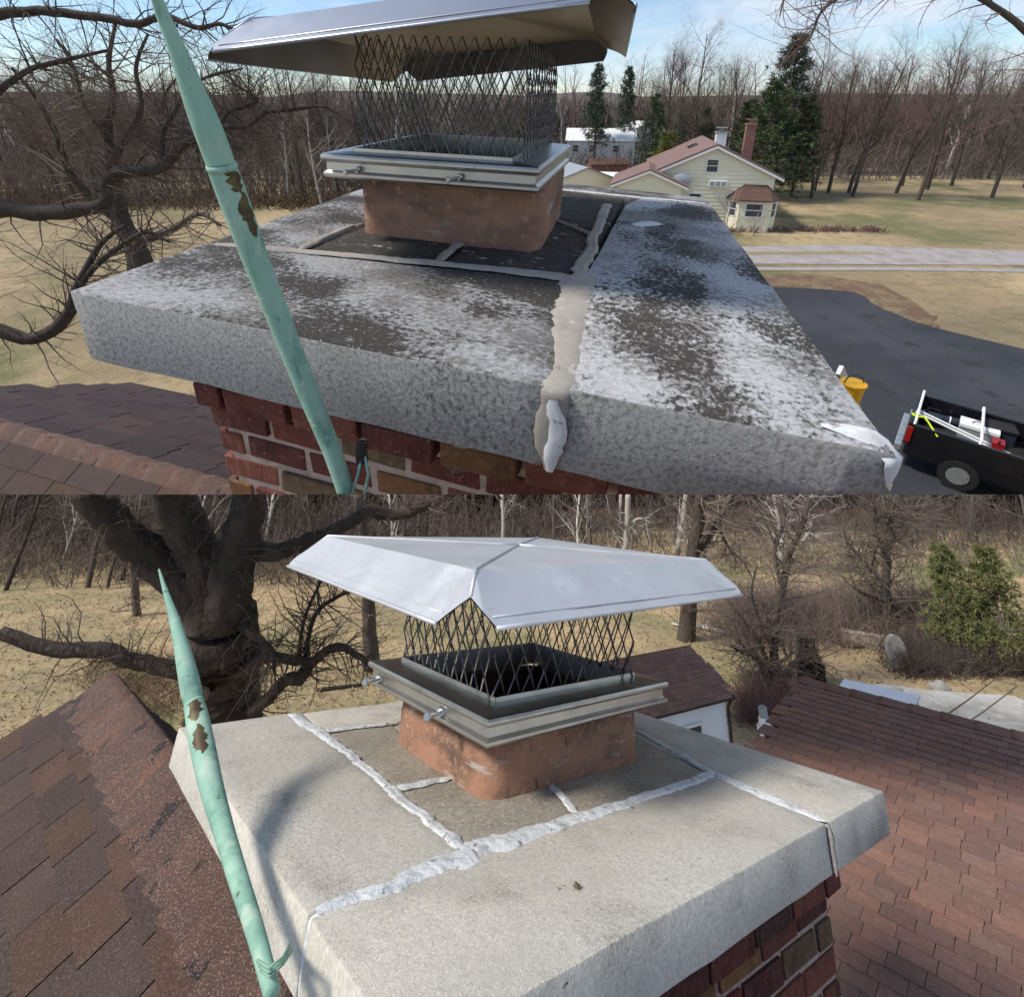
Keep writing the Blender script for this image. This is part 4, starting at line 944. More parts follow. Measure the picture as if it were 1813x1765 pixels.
# chimneys on the house
def housechimney(x, y, z0, z1, w, mats, capm):
    m = MB(); m.box((x - w / 2, y - w / 2, z0), (x + w / 2, y + w / 2, z1)); ch = m.build('chimney', mats, ho, AS)
    m = MB(); m.box((x - w * .6, y - w * .6, z1), (x + w * .6, y + w * .6, z1 + .18)); m.tube([(x, y, z1 + .18), (x, y, z1 + .7)], w * .25, 8); m.box((x - w * .5, y - w * .5, z1 + .7), (x + w * .5, y + w * .5, z1 + .8)); m.build('chimney_top', capm, ch, AS)
housechimney(1.4, 9.0, 9.8, 12.4, 1.5, m_white, m_gray)
housechimney(5.4, 9.0, 8.0, 13.6, 1.35, m_redb, m_redb)
# dish
ds = empty('satellite_dish', hm @ T(-4.2, -.6, 6.0), 'round grey satellite dish on the cream house wall', 'satellite dish')
m = MB(); rings = []
for i in range(5):
    r = 1.35 * i / 4; rings.append([(r * math.cos(a) , -.5 + r * r * .12 - .35 * 1, .55 + r * math.sin(a) * .72 + .0) for a in lin(0, 2 * PI, 16)[:-1]])
rings[0] = [(1e-3 * math.cos(a), -.85, .55 + 1e-3 * math.sin(a)) for a in lin(0, 2 * PI, 16)[:-1]]
rr = [[(p[0], -p[1] * -1 - .0, p[2]) for p in ring] for ring in rings]; ringstack(m, rr); m.build('reflector', m_dish, ds, AS, smooth=True)
m = MB(); m.tube([(0, -.85, .5), (0, -.4, -.4), (0, .4, -.9)], .07, 6); m.build('mast', m_gray, ds, AS)
m = MB(); m.tube([(0, -.8, -.3), (0, -1.7, .3)], .05, 5); m.build('feed_arm', m_gray, ds, AS)

def simplehouse(mw, w, d, h, rise, wallm, roofm, label, side, grp=None, name='house', ov=.4, ridge='x', cat='house', wins=(), base=0, sc=1):
    o = empty(name, mw, label, cat, grp)
    m = MB(); m.box((-w / 2, -d / 2, base), (w / 2, d / 2, h))
    if ridge == 'x': m.add([(-w / 2, -d / 2, h), (-w / 2, d / 2, h), (-w / 2, 0, h + rise), (w / 2, -d / 2, h), (w / 2, d / 2, h), (w / 2, 0, h + rise)], [(0, 2, 1), (3, 4, 5)])
    else: m.add([(-w / 2, -d / 2, h), (w / 2, -d / 2, h), (0, -d / 2, h + rise), (-w / 2, d / 2, h), (w / 2, d / 2, h), (0, d / 2, h + rise)], [(0, 1, 2), (3, 5, 4)])
    m.build('wall', wallm, o, side)
    if ridge == 'x':
        k = rise / (d / 2); e = ov
        roofplane(o, [(-w / 2 - e, 0, h + rise + .02), (-w / 2 - e, -d / 2 - e, h - k * e + .02), (w / 2 + e, -d / 2 - e, h - k * e + .02), (w / 2 + e, 0, h + rise + .02)], .1 * sc, roofm, 'roof', side)
        roofplane(o, [(-w / 2 - e, 0, h + rise + .02), (w / 2 + e, 0, h + rise + .02), (w / 2 + e, d / 2 + e, h - k * e + .02), (-w / 2 - e, d / 2 + e, h - k * e + .02)], .1 * sc, roofm, 'roof', side)
    else:
        k = rise / (w / 2); e = ov
        roofplane(o, [(0, -d / 2 - e, h + rise + .02), (0, d / 2 + e, h + rise + .02), (-w / 2 - e, d / 2 + e, h - k * e + .02), (-w / 2 - e, -d / 2 - e, h - k * e + .02)], .1 * sc, roofm, 'roof', side)
        roofplane(o, [(0, -d / 2 - e, h + rise + .02), (w / 2 + e, -d / 2 - e, h - k * e + .02), (w / 2 + e, d / 2 + e, h - k * e + .02), (0, d / 2 + e, h + rise + .02)], .1 * sc, roofm, 'roof', side)
    for (x, z, ww, hh) in wins: window(o, Vector((x, -d / 2 - .01, z)), Vector((1, 0, 0)), ww, hh, side, t=.06 * sc)
    return o
q = ay(1020, 318, 88); simplehouse(T(q.x, 88, 0) @ RZ(.25), 11, 9, 5.0, 2.0, m_cream, m_grey, 'low building with grey roof behind the far coping edge', AS, ridge='y', sc=2)
q = ay(1085, 325, 86); simplehouse(T(q.x + 1, 90, 0) @ RZ(-.3), 11, 8, 4.2, 1.3, m_white, m_white, 'small outbuilding with white roof left of the cream house', AS, sc=2)
q = ay(1062, 262, 140); simplehouse(T(q.x, 140, 2) @ RZ(-.15), 17, 10, 6.2, 2.6, m_white, m_white, 'white two-storey house behind bare trees', AS, wins=[(-7, 3.4, 1.6, 1.8), (-3, 3.4, 1.6, 1.8), (3, 3.4, 1.6, 1.8)], sc=2)
q = ay(1118, 262, 150); simplehouse(T(q.x + 2, 150, 2) @ RZ(.3), 14, 9, 7.5, 2.8, m_white, m_white, 'white house at the edge of the woods right of the other white house', AS, ridge='y', wins=[(-5, 3.4, 1.6, 2.0), (2, 3.4, 1.6, 2.0)], sc=2)
q = ay(1075, 285, 128); simplehouse(T(q.x, 128, 0) @ RZ(.1), 9, 5, 3.4, 1.0, m_redb, m_roofb, 'low red brick shed in front of the white houses', AS, sc=2)

# --- garage B
gv = Vector((-.74, -.35, 0)).normalized(); gnn = Vector((.43, -.90, 0))
gnn = Vector((-gv.y, gv.x, 0)); gnn = gnn if gnn.y < 0 else -gnn
ga0 = Vector((1.97, 6.4, 1.73))
gm = Matrix((-gv, -gnn, Vector((0, 0, 1)))).transposed().to_4x4(); gm.translation = ga0
gr = empty('garage', GB @ gm, 'small white-sided garage with red-brown shingle roof behind the steel cap', 'garage')
gw = 1.7; gd = .52; rs = .28
# local: x = to the right along the ridge (0 = right gable), y = away, z=0 ridge height
m = MB(); m.box((-gw, -gd + .06, -1.74), (-.05, gd, -rs - .03)); m.add([(-.05, -gd + .06, -rs - .03), (-.05, gd, -rs - .03), (-.05, 0, -.03)], [(0, 1, 2)]); m.build('wall', m_white, gr, BS)
boards(gr, (-gw, -.05), -1.6, -rs - .03, .06, m_white, BS, org=Vector((0, -gd + .058, 0)), t=.006)
roofplane(gr, [(-gw, gd, -rs), (-gw, 0, 0), (0, 0, 0), (0, gd, -rs)], .012, m_shR, 'back_roof', BS)
u = MB(); u.add([(-gw, 0, -.006), (0, 0, -.006), (0, -gd, -rs - .006), (-gw, -gd, -rs - .006)], [(0, 3, 2, 1)]); u.build('roof_deck', m_shR, gr, BS)
shingle_slope(gr, Vector((-gw, 0, .0)), Vector((1, 0, 0)), Vector((0, -gd, -rs)), gw, .60, .052, .10, shR, BS, 71, th=.005, lim=300)
m = MB(); m.box((-gw, -gd - .02, -rs - .04), (.02, -gd - .002, -rs - .008)); m.tube([(-.03, -gd - .01, -rs - .04), (-.03, -gd + .04, -rs - .12), (-.03, -gd + .04, -1.7)], .014, 6); m.build('gutter', m_barkd, gr, BS)
window(gr, Vector((-.62, -gd + .05, -.80)), Vector((1, 0, 0)), .24, .34, BS, t=.02)

# distant white house through the trees, B
q = by(1541, 985, 24.0); o = simplehouse(GB @ T(q.x + .3, 24.0, q.z - 1.0) @ RZ(.5), 1.9, 1.4, 1.1, .55, m_white, m_grey, 'pale house glimpsed through bare trees far right', BS, ridge='y', sc=.3, ov=.1, wins=[(-.2, .6, .3, .35)])
# white skylight-like awning beyond the right roof
q = gb(1548, 1232, 1.15); aw = empty('awning', GB @ T(q.x, q.y, 1.15) @ RZ(-.7), 'white sheet awning showing past the red-brown roof ridge', 'awning')
m = MB(); m.add([(-.36, -.12, .0), (.36, -.12, 0), (.42, .12, .07), (-.30, .12, .07)], [(0, 1, 2, 3)]); m.add([(-.36, -.12, -.012), (.36, -.12, -.012), (.42, .12, .058), (-.30, .12, .058)], [(0, 3, 2, 1)]); m.build('sheet', m_white, aw, BS)
m = MB(); [m.tube([(x, y, 0), (x, y, -1.12)], .012, 5) for x, y in ((-.33, -.1), (.33, -.1), (.38, .1), (-.28, .1))]; m.build('frame', m_alu, aw, BS)

# ================================================================ TREES
def rvec(rg, a=1.0): return Vector((rg.gauss(0, a), rg.gauss(0, a), rg.gauss(0, a)))
def branch(m, tw, rg, p, d, L, r, lev, maxlev, cfg):
    """one curving limb with its side shoots; thick wood goes to m, twigs to tw"""
    segs = cfg['segs'][lev]; pts = [p.copy()]; rad = [r]; d = d.normalized()
    for i in range(segs):
        d = (d + rvec(rg, cfg['wig'][lev]) + Vector((0, 0, cfg['up'][lev]))).normalized()
        p = p + d * (L / segs); pts.append(p.copy()); rad.append(r * (1 - (i + 1) / segs * cfg['tap'][lev]))
    (m if lev < cfg['split'] else tw).tube(pts, rad, cfg['sides'][lev], cap=False)
    if lev >= maxlev: return
    n = cfg['n'][lev]; t0 = cfg['t0'][lev]
    for i in range(n):
        t = t0 + (1 - t0) * (i + rg.random() * .8) / n; t = min(t, .99)
        k = t * segs; j = min(int(k), segs - 1); q = pts[j].lerp(pts[j + 1], k - j); dd = (pts[j + 1] - pts[j]).normalized()
        ax = dd.cross(rvec(rg)).normalized(); ang = math.radians(rg.uniform(*cfg['ang'][lev]))
        nd = (dd * math.cos(ang) + ax * math.sin(ang)).normalized()
        nl = L * rg.uniform(*cfg['len'][lev]) * (1 - .45 * t if lev == 0 else 1)
        rr = (rad[j] + (rad[j + 1] - rad[j]) * (k - j)) * cfg['rr'][lev]
        branch(m, tw, rg, q, nd, nl, rr, lev + 1, maxlev, cfg)
CF = dict(segs=[9, 6, 4, 3, 2], wig=[.05, .13, .16, .2, .2], up=[.02, .06, .04, .03, .0], tap=[.85, .85, .8, .6, .5], sides=[8, 5, 4, 3, 3], split=2,
          n=[13, 7, 6, 4, 0], t0=[.28, .2, .15, .2, 0], ang=[(28, 60), (25, 60), (25, 60), (25, 60), (0, 0)], len=[(.30, .52), (.32, .55), (.35, .6), (.4, .7), (0, 0)], rr=[.5, .55, .55, .6, .6])
def cfg(**k):
    c = dict(CF); c.update(k); return c
def tree_meshes(seed, H, r, c, ml, mt, lv=4, lean=.05):
    rg = random.Random(seed); m, tw = MB(), MB()
    branch(m, tw, rg, Vector((0, 0, -.02 * H)), Vector((rg.uniform(-lean, lean), rg.uniform(-lean, lean), 1)), H, r, 0, lv, c)
    return m.mesh('trunk', ml, True), tw.mesh('crown', mt)
def put_tree(tm, mw, label, grp, side, name='bare_tree', cat='tree'):
    """place a copy; only trees cut by the terrace edge get their own meshes"""
    dist = []
    vv = tm[1].vertices
    for i in range(0, len(vv), 97): dist.append(signed(mw @ vv[i].co, side))
    dist.append(signed(mw.translation, side))
    if max(dist) < .1: return None
    o = empty(name, mw, label, cat, grp); ok = False
    for nm, me in (('trunk', tm[0]), ('crown', tm[1])):
        if min(dist) < .6:
            me = me.copy()
            if not clipmesh(me, mw, side): continue
        c = bpy.data.objects.new(nm, me); C.objects.link(c); c.parent = o; ok = True
        if nm == 'crown': c['kind'] = 'stuff'
    if not ok: bpy.data.objects.remove(o); return None
    return o
FARC = dict(rr=[.5, .6, .7, .85, .6], up=[.02, .09, .07, .05, .0])
PT = [tree_meshes(100 + i, 24, .36, cfg(n=[16, 8, 6, 4, 0], **FARC), m_bark, m_twig) for i in range(5)]
PTR = [tree_meshes(120 + i, 20, .28, cfg(n=[16, 8, 6, 4, 0], ang=[(25, 50)] * 5, **FARC), m_bark, m_twigr) for i in range(2)]
PTW = [tree_meshes(130 + i, 26, .34, cfg(n=[9, 5, 5, 4, 0]), m_barkw, m_barkw) for i in range(2)]
PTD = [tree_meshes(140 + i, 22, .32, cfg(**FARC), m_barkd, m_twigd) for i in range(2)]

rg = random.Random(77)
def infr(x, y):
    q = px_of(Vector((x, y, 10))); return q and -150 < q[0] < 1960
def zone(x, y):
    p = px_of(Vector((x, y, 10)))[0]; w = ['left of the green rod', 'between the green rod and the wire screen', 'seen through and beside the wire screen', 'above the white houses', 'behind the cream house', 'at the right end of the wood'][sum(p > v for v in (300, 620, 1000, 1260, 1480))]
    return w, ('in the front rows' if y < 125 else 'deeper in the wood')
def spotA(rg):
    while True:
        y = 88 + 112 * rg.random() ** 1.15; x = rg.uniform(-1.12, 1.12) * y
        if not infr(x, y): continue
        if x > -.02 * y and y < 98: continue
        if 8 < x < 46 and y < 101: continue
        if .10 * y < x < .28 * y and y < 155: continue
        return x, y
for i in range(185):
    x, y = spotA(rg); z = hA(x, y); k = rg.uniform(.78, 1.1) * (1.12 if x > .2 * y else .95)
    mw = Matrix.Translation((x, y, z - .2)) @ RZ(rg.uniform(0, 6.28)) @ SC(k); q = rg.random(); w, dp = zone(x, y)
    if q < .07: tm, ad = rg.choice(PTW), 'pale-barked sycamore'
    elif q < (.30 if x > .4 * y else .12): tm, ad = rg.choice(PTR), 'bare tree with reddish twigs'
    elif q < .34: tm, ad = rg.choice(PTD), 'bare tree with dark bark'
    else: tm, ad = rg.choice(PT), 'bare grey-brown tree'
    lb = ('%s %s, %s' % (ad, dp, w)).replace('at the right end of the wood', 'far right').replace('seen through and beside', 'behind').replace('between the green rod and the wire screen', 'right of the green rod'); put_tree(tm, mw, lb, lb, AS)
# the rest of the wood: farther trees that read as one mass
def low_tree(seed, H):
    g_ = random.Random(seed); m_ = MB(); branch(m_, m_, g_, Vector((0, 0, 0)), Vector((0, 0, 1)), H, .32, 0, 3, cfg(segs=[6, 4, 3, 2, 2], n=[13, 7, 4, 0, 0], sides=[5, 3, 3, 3, 3])); return m_
LT = [low_tree(400 + i, 24) for i in range(3)]
for (mt_, cnt_, nm_) in ((m_twig, 105, 'far_woods'), (m_twigr, 45, 'far_woods')):
    M_ = MB()
    for i in range(cnt_):
        y = rg.uniform(135, 240); x = rg.uniform(-1.1, 1.1) * y
        if .10 * y < x < .28 * y and y < 160: continue
        if mt_ is m_twigr and x < .2 * y: x = abs(x)
        mm = Matrix.Translation((x, y, hA(x, y))) @ RZ(rg.uniform(0, 6.28)) @ SC(rg.uniform(.95, 1.3)); q = rg.choice(LT)
        o_ = len(M_.v); A4 = np.array(mm); vv = np.array(q.v) @ A4[:3, :3].T + A4[:3, 3]; M_.v += vv.tolist(); M_.f += [tuple(a + o_ for a in f_) for f_ in q.f]; M_.mi += q.mi
    tag(M_.build(nm_, mt_, None, 0), kind='stuff')
# tall bare tree against the sky right of the cap, and reddish ones right
for (px, y, k, tm, lb) in ((1215, 120, 1.28, PT[0], 'tall bare round-headed tree standing above the wood right of the steel cap'), (1520, 100, 1.22, PTR[0], 'large reddish bare tree at the top right behind the pines'), (1450, 108, 1.2, PTR[1], 'reddish bare tree just right of the tall pine'),
                           (1640, 96, 1.35, PTR[0], 'reddish bare tree beyond the right end of the drive'), (1130, 112, .9, PT[2], 'bare tree rising behind the white outbuilding roof')):
    q = ay(px, 300, y); put_tree(tm, Matrix.Translation((q.x, y, 0)) @ RZ(px) @ SC(k), lb, None, AS)
# pale sycamores seen on the left
for (px, y, k, s_, lb) in ((560, 86, .62, 1, 'white-barked sycamore at the edge of the lawn left of the flue'), (500, 92, .60, 0, 'white-barked sycamore further left at the lawn edge'), (590, 95, .6, 1, 'slim white-barked sycamore right behind the cap corner')):
    q = ay(px, 300, y); put_tree(PTW[s_], Matrix.Translation((q.x, y, 0)) @ RZ(px * 1.7) @ SC(k), lb, None, AS)

# undergrowth: joined masses of thin stems nobody could count
def brush(name, spots, mat, side, mw, seed, hgt, n, rad, r, spread=.5, leaf=None):
    rg = random.Random(seed); m = MB()
    for i in range(n):
        x, y, z = spots(rg)
        for s in range(3):
            d = Vector((rg.gauss(0, spread), rg.gauss(0, spread), 1)).normalized(); L = hgt * rg.uniform(.4, 1.1); p = Vector((x + rg.gauss(0, rad), y + rg.gauss(0, rad), z))
            q = p + d * L * .5; e = q + (d + rvec(rg, .3)).normalized() * L * .5
            m.tube([p, q, e], [r, r * .7, r * .3], 3, cap=False)
            for w in range(2):
                f = p.lerp(e, rg.uniform(.4, .9)); m.tube([f, f + (d + rvec(rg, .6)).normalized() * L * .35], [r * .5, r * .2], 3, cap=False)
    return tag(m.build(name, mat, None, side, mw=mw), kind='stuff')
def spA(rg):
    while True:
        y = rg.uniform(90, 190); x = rg.uniform(-1.1, 1.1) * y
        if x > -.02 * y and y < 122: continue
        return x, y, 0
brush('undergrowth', spA, m_twig, AS, I4, 9, 9, 3000, 1.5, .09, .35)
brush('undergrowth', lambda g: (g.uniform(-180, 200), g.uniform(185, 260), 0), m_twigd, AS, I4, 19, 20, 1500, 2, .2, .25)
brush('leaf_undergrowth', lambda g: (g.uniform(-95, 5), g.uniform(86, 96), 0), m_leaf, AS, I4, 10, 3, 900, 1.5, .10, .6)

# ---- evergreens
def conifer(seed, H, mat, dens=1.0, wide=.28, droop=-.05, tier=26, tuft=.9, bare=.15):
    rg = random.Random(seed); m, f = MB(), MB()
    pts = [Vector((.1 * nz3(i, seed), .1 * nz3(i, seed + 3), H * i / 8)) for i in range(9)]; m.tube(pts, [H * .014 * (1 - i / 9) + .02 for i in range(9)], 7, cap=False)
    for t in range(tier):
        h = H * (bare + (1 - bare) * t / tier); R_ = H * wide * (1 - (t / tier)) ** .75 * rg.uniform(.75, 1.15) + H * .02
        for b in range(6):
            a = rg.uniform(0, 2 * PI); L = R_ * rg.uniform(.55, 1.1); d = Vector((math.cos(a), math.sin(a), rg.uniform(droop, .28))); p = Vector((0, 0, h)); e = p + d * L
            m.tube([p, p.lerp(e, .5) + Vector((0, 0, -.02 * L)), e], [H * .004, H * .003, H * .001], 3, cap=False)
            for q in range(int(9 * dens)):
                c = p.lerp(e, rg.uniform(.3, 1.05)) + rvec(rg, .10 * L + .05)
                for s in range(8):
                    dv = (d * .6 + rvec(rg, .6) + Vector((0, 0, .2))).normalized() * tuft * rg.uniform(.4, .9) * H / 24; w = dv.cross(rvec(rg)).normalized() * tuft * .075 * H / 24
                    f.add([c - w, c + w, c + dv + w * .3, c + dv - w * .3], [(0, 1, 2, 3)])
    return m.mesh('trunk', m_bark, True), f.mesh('needles', mat)
def put_con(tm, mw, label, side, grp=None, name='pine_tree', leafname='crown'):
    o = empty(name, mw, label, 'tree', grp)
    for nm, me in (('trunk', tm[0]), (leafname, tm[1])):
        me2 = me
        if side < 0: me2 = me.copy(); 
        if side < 0 and not clipmesh(me2, mw, side): continue
        c = bpy.data.objects.new(nm, me2); C.objects.link(c); c.parent = o
        if nm == leafname: c['kind'] = 'stuff'
    return o
cA, cB_, cC = conifer(1, 24, m_pine), conifer(2, 24, m_pineb, .8, .20, -.1, 24, 1.0, .3), conifer(3, 24, m_pine, .9, .34, -.12, 22, 1.1, .05)
def PC(px, y, top, tm, lb, w=1.0, base=0):
    q = ay(px, 300, y); zt = ay(px, top, y).z; k = (zt - base) / 24
    return put_con(tm, Matrix.Translation((q.x, y, base)) @ RZ(px * .7) @ Matrix.Diagonal((k * w, k * w, k, 1)), lb, AS)
PC(1372, 104, 58, cB_, 'tall blue-green pine with thin crown against the sky', 1.1)
PC(1350, 98, 140, cC, 'broad dark green pine behind the house chimney', 1.35)
PC(1312, 108, 175, cA, 'dark pine left of the broad pine', 1.3)
PC(1410, 101, 170, cA, 'dark pine just right of the tall blue-green pine', 1.2)
PC(1150, 110, 165, cA, 'dark evergreen behind the yellow-green bush', .9)
PC(1050, 135, 112, cB_, 'pine with dark open crown right of the steel cap', .8)
PC(1100, 140, 118, cB_, 'second open-crowned pine close to the hood corner', .7)
PC(1195, 118, 205, cC, 'low dark evergreen in the middle of the wood', .9)
PC(1240, 128, 190, cA, 'dark evergreen right of the tall bare tree', .8)
PC(800, 130, 200, cC, 'olive evergreen seen through the wire screen', .9)
PC(930, 118, 190, cA, 'green evergreen seen through the right end of the wire screen', 1.0)
PC(420, 125, 215, cC, 'dark evergreen deep in the left wood', .8)
yb = conifer(7, 10, m_yel, 1.2, .42, .0, 16, 1.6, .0)
q = ay(1178, 283, 97); put_con(yb, Matrix.Translation((q.x, 97, 0)) @ SC((ay(1178, 225, 97).z) / 10.5), 'yellow-green leafy bush left of the cream house roof', AS, name='leafy_bush')

# ---- red-twigged magnolia in front of the house
mg = tree_meshes(300, 7, .16, cfg(n=[9, 6, 4, 3, 0], t0=[.05, .2, .2, .2, 0], ang=[(35, 75)] * 5, len=[(.5, .8), (.35, .55), (.4, .6), (.4, .7), (0, 0)], split=1), m_barkw, m_twigr, 3)
for (px, y, k, lb) in ((1285, 68, .85, 'bare reddish shrub before the cream house wall'), (1335, 67, .6, 'lower reddish shrub under the bay window')):
    q = ay(px, 405, y); put_tree(mg, Matrix.Translation((q.x, y, 0)) @ RZ(px) @ SC(k), lb, None, AS, name='bare_shrub', cat='shrub')
brush('hedge', lambda g: (g.uniform(24, 52), g.uniform(69.5, 71), 0), m_twigr, AS, I4, 21, .9, 260, .4, .05, .8)

# ---- hand-shaped big trees
def crafted(name, label, limbs, side, seed, mb, mt, tw=(6, .9, 3), grp=None, wk=1.0, clipd=None, dens=1.0):
    """limbs: (name, depth0, depth1, [(px,py,width px)...]); shoots grow from every limb"""
    rg = random.Random(seed); o = empty(name, I4, label, 'tree', grp); T_ = MB()
    for (nm, d0, d1, P) in limbs:
        n = len(P); pts = []
        for i, (px, py, w) in enumerate(P):
            d = d0 + (d1 - d0) * i / (n - 1); pts.append((at(px, py, d), w * d / 1800 * wk))
        s = []
        for i in range(n - 1):
            p0, p1, p2, p3 = pts[max(i - 1, 0)], pts[i], pts[i + 1], pts[min(i + 2, n - 1)]
            K = 5
            for j in range(K + (i == n - 2)):
                t = j / K; f = lambda a, b, c, d_: .5 * ((2 * b) + (-a + c) * t + (2 * a - 5 * b + 4 * c - d_) * t * t + (-a + 3 * b - 3 * c + d_) * t ** 3)
                v = Vector([f(p0[0][q], p1[0][q], p2[0][q], p3[0][q]) for q in range(3)]); rr = max(.002, f(p0[1], p1[1], p2[1], p3[1]))
                rr *= 1 + .05 * nz3(len(s) * .6, seed); v += Vector((nz3(len(s) * .5, seed, 1), nz3(len(s) * .5, seed, 5), nz3(len(s) * .5, seed, 9))) * rr * .22
                s.append((v, rr))
        m = MB(); m.tube([a for a, b in s], [b for a, b in s], 12 if nm == 'trunk' else 8); m.build(nm, mb, o, side, smooth=True)
        tot = sum((s[i + 1][0] - s[i][0]).length for i in range(len(s) - 1)); ns = int(tw[0] * dens * len(P))
        dm = (d0 + d1) / 2; c = cfg(segs=[4, 4, 3, 2, 2], n=[tw[2] + 1, 3, 2, 0, 0], wig=[.22, .25, .25, .2, .2], up=[.03, .02, .0, 0, 0], t0=[.15, .15, .2, 0, 0], sides=[4, 3, 3, 3, 3], len=[(.35, .7), (.35, .7), (.4, .7), (.4, .7), (0, 0)], ang=[(30, 70)] * 5, split=0)
        for i in range(ns):
            k = int((.08 + .92 * rg.random()) * (len(s) - 2)); v, rr = s[k]; dd = (s[k + 1][0] - v).normalized(); ax = dd.cross(rvec(rg)).normalized()
            nd = (dd * .45 + ax).normalized(); L = tw[1] * dm * rg.uniform(.05, .16); branch(T_, T_, rg, v, nd, L, min(rr * .4, dm * .0016), 0, 3, c)
    tag(T_.build('twigs', mt, o, side), kind='stuff')
    return o
A_ = AS
crafted('oak_tree', 'large bare dark oak left of the green rod, trunk standing on the straw lawn', [
    ('trunk', 50, 46, [(252, 478, 44), (240, 440, 34), (218, 395, 28), (203, 340, 24), (196, 290, 20), (190, 230, 15), (200, 170, 11), (192, 110, 8), (205, 40, 5)]),
    ('limb', 46, 40, [(205, 385, 20), (160, 350, 16), (120, 300, 13), (95, 230, 10), (60, 170, 7), (20, 120, 5)]),
    ('limb', 47, 46, [(196, 290, 14), (225, 240, 11), (250, 190, 9), (240, 120, 7), (262, 60, 4)]),
    ('limb', 47, 50, [(203, 330, 12), (240, 290, 9), (285, 230, 7), (290, 170, 5), (330, 120, 3)]),
    ('limb', 47, 42, [(238, 430, 14), (300, 410, 9), (350, 380, 7), (390, 400, 4)]),
    ('limb', 47, 46, [(192, 240, 10), (150, 190, 8), (130, 120, 6), (100, 70, 4)])], A_, 41, m_barkd, m_twig, tw=(7, 1.2, 4))
crafted('oak_tree', 'near dark oak boughs reaching in from the left edge behind the green rod', [
    ('trunk', 24, 24, [(-160, 900, 90), (-140, 700, 80), (-120, 560, 70), (-110, 400, 60), (-120, 200, 50), (-100, -60, 40)]),
    ('bough', 24, 24, [(-115, 430, 40), (-20, 372, 34), (70, 378, 28), (140, 372, 25), (188, 360, 22), (186, 328, 21), (212, 306, 20), (262, 304, 19), (296, 288, 19), (322, 258, 16), (362, 240, 13), (392, 226, 11), (436, 224, 8), (470, 200, 8), (520, 194, 7), (575, 190, 5), (620, 215, 3)]),
    ('bough', 24, 25, [(288, 290, 12), (286, 240, 11), (310, 195, 9), (340, 150, 6), (390, 130, 5), (430, 122, 3)]),
    ('bough', 24, 24, [(388, 228, 9), (402, 200, 8), (432, 190, 7), (456, 178, 6), (442, 166, 5), (415, 148, 4), (400, 120, 2)]),
    ('bough', 22, 22, [(-110, 60, 26), (-20, 30, 20), (60, 20, 16), (110, 24, 15), (186, 33, 14), (242, 43, 13), (272, 34, 12), (298, 30, 11), (350, 50, 9), (388, 43, 7), (420, 56, 4)]),
    ('bough', 23, 23, [(-120, 620, 30), (-40, 580, 26), (60, 600, 22), (118, 560, 20), (132, 520, 16), (150, 480, 12), (180, 430, 9), (220, 400, 6)]),
    ('bough', 23, 23, [(-110, 300, 18), (-30, 190, 14), (40, 130, 10), (110, 108, 8), (190, 90, 5)]),
    ('bough', 23, 23, [(132, 520, 12), (170, 470, 10), (230, 425, 9), (262, 412, 7), (300, 430, 4)])], A_, 42, m_barkd, m_twigd, tw=(6, 1.1, 3))
crafted('cherry_tree', 'thin budding branches hanging in at the top right against the sky', [
    ('trunk', 34, 34, [(1990, 620, 26), (1960, 420, 22), (1900, 200, 17), (1820, 60, 12), (1700, -20, 8), (1580, -60, 6)]),
    ('limb', 34, 32, [(1580, -40, 7), (1500, -10, 6), (1455, 20, 5), (1432, 70, 4), (1400, 95, 2)]),
    ('limb', 34, 33, [(1600, -20, 6), (1480, -30, 5), (1400, -20, 4), (1380, 30, 2)])], A_, 43, m_bark, m_twigr, tw=(9, 1.0, 3))

